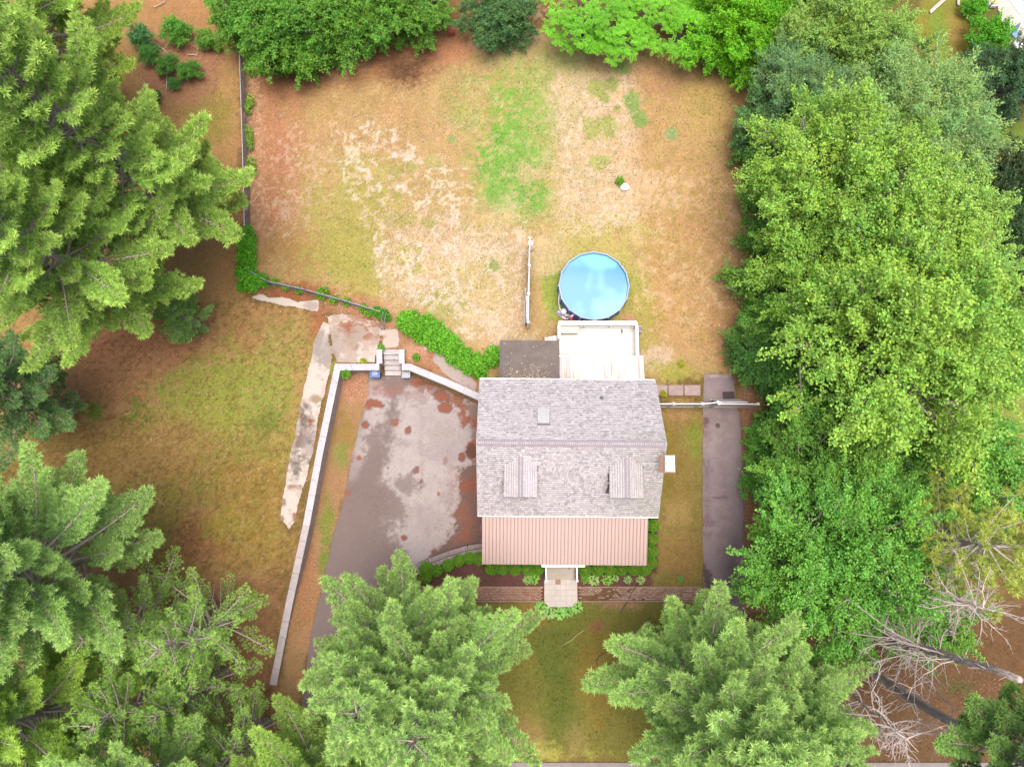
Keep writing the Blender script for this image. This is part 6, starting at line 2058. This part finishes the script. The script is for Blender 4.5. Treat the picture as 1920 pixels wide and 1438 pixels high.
for k, (px, py, rp, hh, lab) in enumerate(vs_):
    mass('weed', lab, 'weed', [(px, py, rp, hh), (px + 3, py + rp * .9, rp * .8, hh * .8), (px + 2, py - rp * .8, rp * .7, hh * .8)], int(26 * rp), (.17, .33, .03), (.11, .09), 40 + k, 'weeds along the chain link fence')
for k, (px, py, rp, hh, lab) in enumerate([(1163, 339, 8, .5, 'green tuft growing beside the white rock'), (1244, 737, 5, .4, 'yellow green weed on the slab path by the house'), (715, 652, 5, .2, 'green weed at the top of the stair wall'), (648, 700, 9, .3, 'green weed inside the corner of the retaining wall'), (780, 670, 6, .3, 'grassy weed on the slabs below the hedge'), (681, 678, 6, .2, 'yellow weed on the patio at the white wall'), (1277, 682, 4, .3, 'yellow flowering weed at the end of the side driveway')]):
    c = (.10, .27, .02) if 'yellow' not in lab else (.26, .30, .02)
    mass('weed', lab, 'weed', [(px, py, rp, hh), (px + 2, py + 3, rp * .7, hh)], int(45 * rp), c, (.12, .05), 60 + k)

# dead trees at the lower right
def dead_tree(seed, base_xy, top, label, nb=26, z0=.35, lmax=4.2, r0=.26, broken=True, side=None, z1=1.0):
    g = np.random.default_rng(seed)
    t = thing('dead_tree', label, 'dead tree', (base_xy[0], base_xy[1], 0), 'bare dead trees at the lower right')
    top = np.array(top) - np.array([base_xy[0], base_xy[1], 0])
    tk = MB()
    n = 9
    pts_ = [top * (k / n) + np.array([g.normal(0, .05), g.normal(0, .05), 0]) * (0 < k < n) for k in range(n + 1)]
    pts_[0] = np.array([0, 0, -.2])
    tk.tube(pts_, [r0 * (1 - .5 * k / n) * g.uniform(.93, 1.07) if broken else r0 * (1.03 - k / n) for k in range(n + 1)], 11)
    tk.build('trunk', M['dead_bark'], t, smooth=True)
    segs = []

    def grow(o, d, L, r, lvl):
        q = o
        m = 5
        for k in range(m):
            d = unit((d + g.normal(0, .21, 3) + np.array([0, 0, .06]))[None])[0]
            e = q + d * L / m
            segs.append([*q, *e, r * (1 - k / m * .7), r * (1 - (k + 1) / m * .7)])
            if lvl < 2:
                for w in range(g.integers(1, 3) if lvl == 0 else g.integers(0, 2)):
                    sgn = g.choice([-1, 1])
                    pd = unit(np.cross(d, g.normal(size=3))[None])[0]
                    grow(e, unit((d * .75 + pd * .75 * sgn)[None])[0], L * g.uniform(.25, .55) * (1.15 - k / m), r * .45, lvl + 1)
            q = e
    for k in range(nb):
        f = z0 + (z1 - z0) * g.random() ** .8
        o = top * f
        az = g.uniform(0, 6.28) if side is None else g.normal(side, .85)
        L = lmax * g.uniform(.55, 1.15) * (1.05 - .45 * f)
        grow(o, np.array([math.cos(az), math.sin(az), g.uniform(-.25, .35)]), L, .045, 0)
    for k in range(26):      # broken stubs up the stem
        f = g.uniform(.1, .97)
        az = g.uniform(0, 6.28)
        o = top * f
        segs.append([*o, *(o + np.array([math.cos(az), math.sin(az), g.uniform(-.2, .5)]) * g.uniform(.3, .9)), .03, .012])
    tv, tf = tubes_np(segs, 4)
    link('branch', mesh_np('branch', tv, tf, M['dead_wood']), t)
    return t


b0 = P(1585, 1172, 0)
t0 = P(1913, 1274, 16)
dead_tree(91, (b0.x, b0.y), t0, 'broken grey snag with a thick flat-topped trunk and bare boughs', 26, .34, 5.4, .30, True, R(165), .74)
b0 = P(1655, 1085, 0)
t0 = P(1845, 1140, 12.5)
dead_tree(92, (b0.x, b0.y), t0, 'bare dead tree with a tangle of curved twigs below the olive pine', 34, .45, 4.0, .2, False)
b0 = P(1487, 1212, 0)
t0 = P(1712, 1395, 13)
dead_tree(93, (b0.x, b0.y), t0, 'slender dead tree with a bare trunk and drooping twigs at the bottom edge', 28, .6, 3.2, .17, False)
b0 = P(1472, 1250, 0)
t0 = P(1600, 1365, 10)
dead_tree(94, (b0.x, b0.y), t0, 'thin dark dead stem between the driveway pine and the slender dead tree', 6, .6, 1.8, .15, False)

# ------------------------------------------------------------------ chain link fence
mgalv = plain('galvanised_pipe', (.20, .20, .225), .12, 4, .45, .4, metal=.4)
mwire = plain('fence_wire', (.12, .12, .13), .1, 4, .5, .4, metal=.4)


def chain_link(label, pts_px, h=1.2):
    W = [P(a, b, h) for a, b in pts_px]
    o = thing('chain_link_fence', label, 'fence', (W[0].x, W[0].y, 0))
    L0 = Vector((W[0].x, W[0].y, 0))
    Q = [Vector((w.x, w.y, 0)) - L0 for w in W]
    for a, b in zip(Q[:-1], Q[1:]):
        m = MB()
        m.tube([(a.x, a.y, h), (b.x, b.y, h)], .035, 6)
        m.build('top_rail', mgalv, o)
        L = (b - a).length
        d = (b - a).normalized()
        n = max(1, round(L / 2.6))
        for k in range(n + 1):
            p = a + d * L * k / n
            m = MB()
            m.tube([(p.x, p.y, -.1), (p.x, p.y, h + .06)], .034, 6)
            m.build('post', mgalv, o)
        segs = []
        st_ = .085
        for k in range(int((L + h) / st_)):
            u0 = k * st_
            for s in (1, -1):
                x0, x1 = (u0 - h, u0) if s == 1 else (u0, u0 - h)
                za, zb = .05, h
                lo_, hi_ = (x0, x1)
                p0, p1 = np.array([x0, za]), np.array([x1, zb])
                tt = [0.0, 1.0]
                dx = p1[0] - p0[0]
                for lim in (0, L):
                    t_ = (lim - p0[0]) / dx
                    if 0 < t_ < 1:
                        if (lim == 0) == (dx > 0):
                            tt[0] = max(tt[0], t_)
                        else:
                            tt[1] = min(tt[1], t_)
                if tt[1] - tt[0] < .02 or max(p0[0], p1[0]) < 0 or min(p0[0], p1[0]) > L:
                    continue
                A, B = p0 + (p1 - p0) * tt[0], p0 + (p1 - p0) * tt[1]
                a3, b3 = a + d * A[0], a + d * B[0]
                segs.append([a3.x, a3.y, A[1], b3.x, b3.y, B[1], .006, .006])
        tv, tf = tubes_np(segs, 3)
        tag(link('wire_mesh', mesh_np('wire_mesh', tv, tf, mwire), o), kind='stuff')
    return o


chain_link('long grey chain link fence between the pine lot and the dry yard', [(448, 78), (452, 200), (456, 330), (458, 425)])
chain_link('low chain link fence running from the vine mound to the steps', [(462, 505), (500, 527), (572, 543), (640, 562), (712, 584)], 1.0)

# ------------------------------------------------------------------ small things in the yard
p = P(1172, 351, .15)
rk = bmesh.new()
bmesh.ops.create_icosphere(rk, subdivisions=3, radius=.34)
for v in rk.verts:
    q = v.co
    k = 1 + .28 * (fbm(np.array([q.x * 3 + 9]), np.array([q.y * 3 + q.z * 2]), 1.0, 3, 5)[0] - .5)
    v.co = Vector((q.x * 1.0 * k, q.y * .8 * k * (1.15 if q.y > 0 else .9) * (1 - .3 * q.x), q.z * .6 * k))
rme = bpy.data.meshes.new('rock')
rk.to_mesh(rme)
rk.free()
rme.materials.append(plain('white_rock', (.62, .56, .48), .12, 5, .9, .2, .5, 12))
tag(link('rock', rme, None, (p.x, p.y, .1)), 'white angular rock beside a green tuft on the dry grass', 'rock')
p = P(846, 58, .3)
cr = thing('red_crate', 'small red crate at the foot of the thicket beside the blue green tree', 'crate', (p.x, p.y, 0), rotz=.05)
mred = plain('faded_red', S(206, 112, 92), .15, 4, .8, .2)
box('board', (.50, .03, .34), (0, -.20, .18), mred, cr)
box('board', (.50, .03, .34), (0, .20, .18), mred, cr)
box('board', (.03, .36, .34), (-.235, 0, .18), mred, cr)
box('board', (.03, .36, .34), (.235, 0, .18), mred, cr)
for k in range(4):
    box('lid_slat', (.115, .46, .025), (-.19 + k * .127, 0, .365), mred, cr)
for (px, py, colr, lab, nm) in ((703, 699, S(74, 108, 178), 'blue rectangular bin against the wall beside the stone steps', 'blue_bin'), (760.5, 701, S(176, 182, 190), 'grey rectangular bin against the wall on the hedge side of the steps', 'grey_bin')):
    p = P(px, py, -.15)
    big = nm == 'blue_bin'
    bn = thing(nm, lab, 'bin', (p.x, p.y, -.97))
    mb_ = plain(nm + '_plastic', colr, .10, 3, .5, .35)
    w_, d__ = (.66, .66) if big else (.54, .48)
    hh = .80 if big else .62
    m = MB()
    a, b = w_ / 2, d__ / 2
    ti = .82
    m.add([(-a * ti, -b * ti, 0), (a * ti, -b * ti, 0), (a * ti, b * ti, 0), (-a * ti, b * ti, 0), (-a, -b, hh), (a, -b, hh), (a, b, hh), (-a, b, hh)],
          [(0, 3, 2, 1), (4, 5, 6, 7), (0, 1, 5, 4), (1, 2, 6, 5), (2, 3, 7, 6), (3, 0, 4, 7)])
    m.build('body', mb_, bn, bevel=.02)
    lid = box('lid', (w_ + .06, d__ + .05, .05), (0, 0, hh + .03), mb_, bn, bevel=.018)
    box('lid_panel', (w_ * .58, d__ * .55, .025), (0, -.02, .036), plain(nm + '_panel', S(150, 176, 220) if big else S(196, 200, 206), .08, 3, .5, .3), lid, bevel=.01)
    box('handle', (w_ * .7, .05, .05), (0, b + .0, .03), plain(nm + '_handle', S(56, 76, 120) if big else S(150, 156, 166), .1, 3, .5, .3), lid, bevel=.012)

# brush pile of dead brown twigs
p = P(760, 132, .2)
g = np.random.default_rng(5)
segs = []
for k in range(420):
    cx_, cy_ = g.normal(0, .75), g.normal(0, .5)
    if k % 4 == 0:
        cx_, cy_ = g.normal(1.0, .35), g.normal(.95, .3)
    a, L = g.uniform(0, 6.28), g.uniform(.2, .7)
    z0 = g.uniform(.02, .3)
    segs.append([cx_, cy_, z0, cx_ + math.cos(a) * L, cy_ + math.sin(a) * L, max(.02, z0 + g.uniform(-.15, .15)), .012, .005])
tv, tf = tubes_np(segs, 4)
bp = thing('brush_pile', 'pile of dead brown twigs on the bare soil below the thicket', 'brush pile', (p.x, p.y, 0))
tag(link('twig', mesh_np('twig', tv, tf, plain('brown_twig', (.14, .08, .045), .3, 6, .95, .1)), bp), kind='stuff')
for k, (pts_px, lab) in enumerate((([(293, 84), (318, 103)], 'bare grey branch lying between shrubs in the upper bed'), ([(352, 103), (372, 104)], 'short pale branch lying under the loose shrub'), ([(312, 140), (311, 172)], 'bare upright twig below the middle shrub of the bed'), ([(288, 14), (310, 4)], 'pale stick on brown soil at the top of the lot'))):
    w = [P(a, b, .08) for a, b in pts_px]
    o = thing('fallen_branch', lab, 'branch', (w[0].x, w[0].y, 0), 'fallen branches around the shrub bed')
    d = w[1] - w[0]
    m = MB()
    m.tube([(0, 0, .06), (d.x * .5 + .05, d.y * .5, .12), (d.x, d.y, .05)], [.035, .028, .012], 6)
    m.build('stem', M['dead_wood'], o)
    m = MB()
    for q in range(4):
        f = .3 + .16 * q
        m.tube([(d.x * f, d.y * f, .1), (d.x * f + (.25 if q % 2 else -.25) * abs(d.y) + d.x * .15, d.y * f + .25 * abs(d.x) * (1 if q % 2 else -1) + d.y * .15, .12)], [.015, .006], 5)
    m.build('twig', M['dead_wood'], o)
# garden hose on the front lawn
hp = [P(a, b, .03) for a, b in ((1151, 1184), (1149, 1200), (1144, 1215), (1134, 1223), (1122, 1231), (1118, 1240), (1121, 1248), (1125, 1254))]
o = thing('garden_hose', 'thin dark cable curving over the front lawn to a small dark fixture', 'cable', (hp[0].x, hp[0].y, 0))
m = MB()
m.tube([(q.x - hp[0].x, q.y - hp[0].y, .03) for q in hp], .022, 6)
m.build('cable', mrub, o)
p = P(1125, 1256, .1)
fx_ = thing('ground_light', 'small dark fixture standing at the end of the cable on the front lawn', 'fixture', (p.x, p.y, 0))
m = MB()
m.tube([(0, 0, 0), (0, 0, .16)], [.07, .09], 10)
m.build('housing', mrub, fx_)
box('bracket', (.12, .34, .05), (0, -.04, .18), mrub, fx_, bevel=.012)
hp = [P(a, b, .06) for a, b in ((1196, 1095), (1186, 1108), (1178, 1126), (1168, 1140), (1162, 1150))]
o = thing('lawn_cord', 'thin dark cord crossing the brick walk to the lawn', 'cord', (hp[0].x, hp[0].y, 0))
m = MB()
m.tube([(q.x - hp[0].x, q.y - hp[0].y, .07) for q in hp], .020, 6)
m.build('cord', mrub, o)
hp = [P(a, b, .05) for a, b in ((1095, 1181), (1082, 1190), (1072, 1200), (1062, 1205), (1052, 1211))]
o = thing('fallen_stick', 'long pale bent stick lying on the front lawn', 'stick', (hp[0].x, hp[0].y, 0))
m = MB()
m.tube([(q.x - hp[0].x, q.y - hp[0].y, .04) for q in hp], [.02, .02, .018, .014, .008], 6)
m.build('stick', plain('pale_stick', (.30, .26, .14), .2, 5, .9, .1), o)
# neighbouring pool terrace, top right corner
tr = MB()
q = PP([(1862, -30), (1960, -60), (1990, 150), (1925, 128), (1903, 92), (1884, 60), (1872, 20)], .02)
tr.prism(q, -.05, .04)
tag(tr.build('terrace', plain('terrace_concrete', S(226, 214, 204), .08, 1, .85, .2)), kind='structure')
p0_ = P(1898, 0, .0)
np_ = thing('neighbour_pool', 'pale blue pool corner with a white coping at the top right', 'pool', (p0_.x, p0_.y, 0))
m = MB()
q = [(a - p0_.x, b - p0_.y) for a, b in PP([(1890, -60), (1892, 0), (1910, 26), (1960, 24), (1990, -60)], .06)]
m.prism(q, .03, .10)
m.build('coping', M['white_paint'], np_)
m = MB()
q = [(a - p0_.x, b - p0_.y) for a, b in PP([(1900, -60), (1898, -2), (1912, 20), (1960, 18), (1985, -60)], .06)]
m.add([(a, b, .105) for a, b in q], [tuple(reversed(range(len(q))))])
m.build('water', plain('pale_water', S(206, 232, 250), .05, .5, .1, .5), np_)
for k, (px, py, dx, dy, n, lab) in enumerate(((1851, 18, 9, -11, 6, 'short dark picket fence at the top of the terrace'), (1882, 98, 14, -16, 9, 'dark picket fence beside the bright shrub and the terrace'))):
    p = P(px, py, .5)
    e = P(px + dx, py + dy, .5)
    o = thing('picket_fence', lab, 'fence', (p.x, p.y, 0), 'dark picket fences by the terrace')
    d = e - p
    a = math.atan2(d.y, d.x)
    for j in range(n):
        box('picket', (.05, .03, 1.2), (d.x * j / (n - 1), d.y * j / (n - 1), .6), dark_iron, o, (0, 0, a))
    for zz in (.25, 1.05):
        box('rail', (d.length, .04, .05), (d.x / 2, d.y / 2, zz), dark_iron, o, (0, 0, a))
mbt = plain('blue_cloth', S(150, 186, 226), .12, 4, .8, .2)
p = P(1905, 65, .35)
lo_ = thing('deck_chair', 'blue cloth deck chair on the neighbouring terrace', 'chair', (p.x, p.y, .04), rotz=.6)
box('seat', (.6, .55, .06), (0, 0, .34), mbt, lo_, bevel=.02)
box('backrest', (.6, .06, .65), (0, .32, .62), mbt, lo_, (R(-24), 0, 0), .02)
for a in (-.26, .26):
    for b in (-.24, .24):
        box('leg', (.04, .04, .32), (a, b, .16), dark_iron, lo_)
p = P(1906, 89, .3)
pt_ = thing('round_planter', 'white round planter with a dark opening on the neighbouring terrace', 'planter', (p.x, p.y, .04))
m = MB()
m.tube([(0, 0, 0), (0, 0, .25), (0, 0, .5), (0, 0, .55)], [.24, .34, .32, .27], 14)
m.build('pot', M['white_paint'], pt_)
m = MB()
m.tube([(0, 0, .551), (0, 0, .556)], .10, 12)
m.build('opening', mrub, pt_)
p = P(1864, 3, .4)
um = thing('cushion_seat', 'white and yellow cushion seat at the top of the terrace', 'seat', (p.x, p.y, .04))
box('base', (.6, .6, .3), (0, 0, .15), M['white_paint'], um, bevel=.05)
box('cushion', (.5, .5, .12), (0, 0, .36), plain('yellow_cloth', S(250, 236, 170), .08, 3, .8, .2), um, bevel=.05)
for (a, b, lab) in (((1745, 24), (1776, -4), 'pale plank lying on the neighbouring lawn nearer the olive tree'), ((1798, 10), (1799, -12), 'short pale post on the neighbouring lawn at the top edge')):
    q0, q1 = P(*a, .1), P(*b, .1)
    o = thing('plank', lab, 'plank', ((q0.x + q1.x) / 2, (q0.y + q1.y) / 2, 0))
    d = q1 - q0
    box('board', (d.length, .14, .06), (0, 0, .05), M['dead_wood'], o, (0, 0, math.atan2(d.y, d.x)), .01)
    box('board', (d.length, .08, .05), (-.12 * d.y / d.length, .12 * d.x / d.length, .13), M['dead_wood'], o, (0, 0, math.atan2(d.y, d.x)), .01)

# ------------------------------------------------------------------ grass blades and litter
hard = [dl + dr] + conc
g = np.random.default_rng(77)
N = 170000
gxs, gys = g.uniform(-34, 36, N), g.uniform(-17, 34, N)
dens = fbm(gxs, gys, .9, 4, 55)
ok = g.random(N) < np.clip((dens - .3) * 3, .15, 1)
for poly in hard + [[(-6.5, -6.9), (12.5, -6.9), (12.5, -5.8), (-6.5, -5.8)], [(-1.8, -4.4), (8.7, -4.4), (8.7, 7), (-1.8, 7)], PP([(1316, 698), (1396, 698), (1396, 1500), (1322, 1500)])]:
    ok &= poly_sdf(gxs, gys, poly) < .03
gxs, gys = gxs[ok], gys[ok]
c, zg = ground_at(gxs, gys)
okz = zg > -.2
gxs, gys, c, zg = gxs[okz], gys[okz], c[okz], zg[okz]
n = len(gxs)
pos = np.stack([gxs, gys, zg - .01], 1)
al = unit(np.stack([g.normal(0, .9, n), g.normal(0, .9, n), np.full(n, .75)], 1))
nm = unit(g.normal(0, .6, (n, 3)) + np.array([0, 0, .6]))
greenish = np.clip((c[:, 1] / (c[:, 0] + 1e-6) - .62) * 2.2, 0, 1)
bb = g.uniform(.72, 1.32, n)[:, None]
tint = c * bb
tint[:, 1] *= 1 + .10 * greenish
V, F, C = leaf_quads(pos, al, nm, g.uniform(.06, .13, n) * (1 + .5 * greenish), g.uniform(.025, .055, n), tint)
gr = tag(link('grass', mesh_np('grass', V, F, M['grass'], C)), kind='stuff')
gr.color = (1, 1, 1, 1)


def litter(name, polys, n, cols, size, seed, zoff=.02, h=0):
    g = np.random.default_rng(seed)
    VV, FF, CC_ = [], [], []
    for poly, cnt in polys:
        pw_ = PP(poly, h)
        xs, ys = [p[0] for p in pw_], [p[1] for p in pw_]
        X_, Y_ = g.uniform(min(xs), max(xs), cnt * 3), g.uniform(min(ys), max(ys), cnt * 3)
        keep = poly_sdf(X_, Y_, pw_) > g.exponential(.25, len(X_)) - .3
        X_, Y_ = X_[keep][:cnt], Y_[keep][:cnt]
        _, zz = ground_at(X_, Y_)
        VV.append(np.stack([X_, Y_, np.maximum(zz, h - .2 if h else zz) + zoff], 1))
    pos = np.concatenate(VV)
    n = len(pos)
    a = g.uniform(0, 6.28, n)
    al = np.stack([np.cos(a), np.sin(a), g.normal(0, .2, n)], 1)
    nm = unit(np.stack([g.normal(0, .35, n), g.normal(0, .35, n), np.ones(n)], 1))
    cc = np.array(cols)[g.integers(0, len(cols), n)] * g.uniform(.8, 1.2, (n, 1))
    V, F, C = leaf_quads(pos, al, nm, size * g.uniform(.6, 1.3, n), size * .7 * g.uniform(.6, 1.2, n), cc)
    o = tag(link(name, mesh_np(name, V, F, M['grass'], C)), kind='stuff')
    return o


PK = [S(226, 178, 150), S(238, 204, 176), S(200, 140, 108), S(214, 160, 128), S(186, 120, 86)]
litter('leaf_litter', [([(461, 130), (484, 140), (484, 430), (466, 432)], 900), ([(600, 565), (700, 570), (705, 600), (610, 590)], 700), ([(470, 90), (600, 90), (520, 520), (470, 430)], 700), ([(560, 200), (900, 150), (900, 600), (700, 600), (560, 420)], 900),
                       ([(250, 560), (600, 580), (520, 1000), (150, 900)], 1400), ([(380, 60), (450, 60), (450, 430), (390, 420)], 500), ([(880, 30), (1020, 40), (1000, 110), (890, 110)], 300), ([(770, 650), (800, 650), (900, 745), (840, 715)], 260), ([(1230, 90), (1420, 90), (1400, 690), (1220, 640)], 600), ([(1385, 700), (1412, 700), (1410, 800), (1392, 800)], 160), ([(280, 80), (400, 60), (410, 160), (320, 170)], 500), ([(1480, 1210), (1900, 1250), (1900, 1350), (1600, 1330)], 500)], 0, PK, .085, 5)
litter('leaf_litter', [([(632, 693), (692, 695), (688, 745), (640, 745)], 900), ([(600, 900), (640, 900), (575, 1180), (560, 1180)], 300)], 0, PK, .085, 6, .02, -.8)
litter('needle_litter', [([(690, 705), (905, 745), (905, 1050), (640, 1100), (600, 1180), (655, 880)], 700), ([(850, 870), (905, 870), (905, 1040), (810, 1055)], 500), ([(770, 700), (905, 755), (905, 800), (800, 740)], 260)], 0, [S(160, 100, 66), S(138, 92, 70), S(196, 150, 118)], .07, 16, .05, -.8)
litter('thatch', [([(640, 210), (860, 220), (870, 330), (850, 600), (735, 570), (700, 400)], 1200), ([(1040, 150), (1190, 140), (1180, 420), (1050, 440)], 700), ([(840, 420), (985, 430), (980, 640), (850, 640)], 700)], 0, [S(244, 222, 206), S(236, 206, 184), S(246, 230, 214)], .11, 9, .015)
WG = [S(120, 170, 50), S(140, 180, 60), S(150, 160, 60), S(110, 150, 50)]
litter('clover', [([(1040, 90), (1420, 90), (1400, 690), (1040, 680)], 1500), ([(290, 690), (560, 690), (540, 1020), (290, 1000)], 1200), ([(600, 400), (1000, 400), (1000, 600), (600, 560)], 800), ([(460, 85), (640, 85), (700, 130), (470, 150)], 250)], 0, WG, .10, 12, .03)
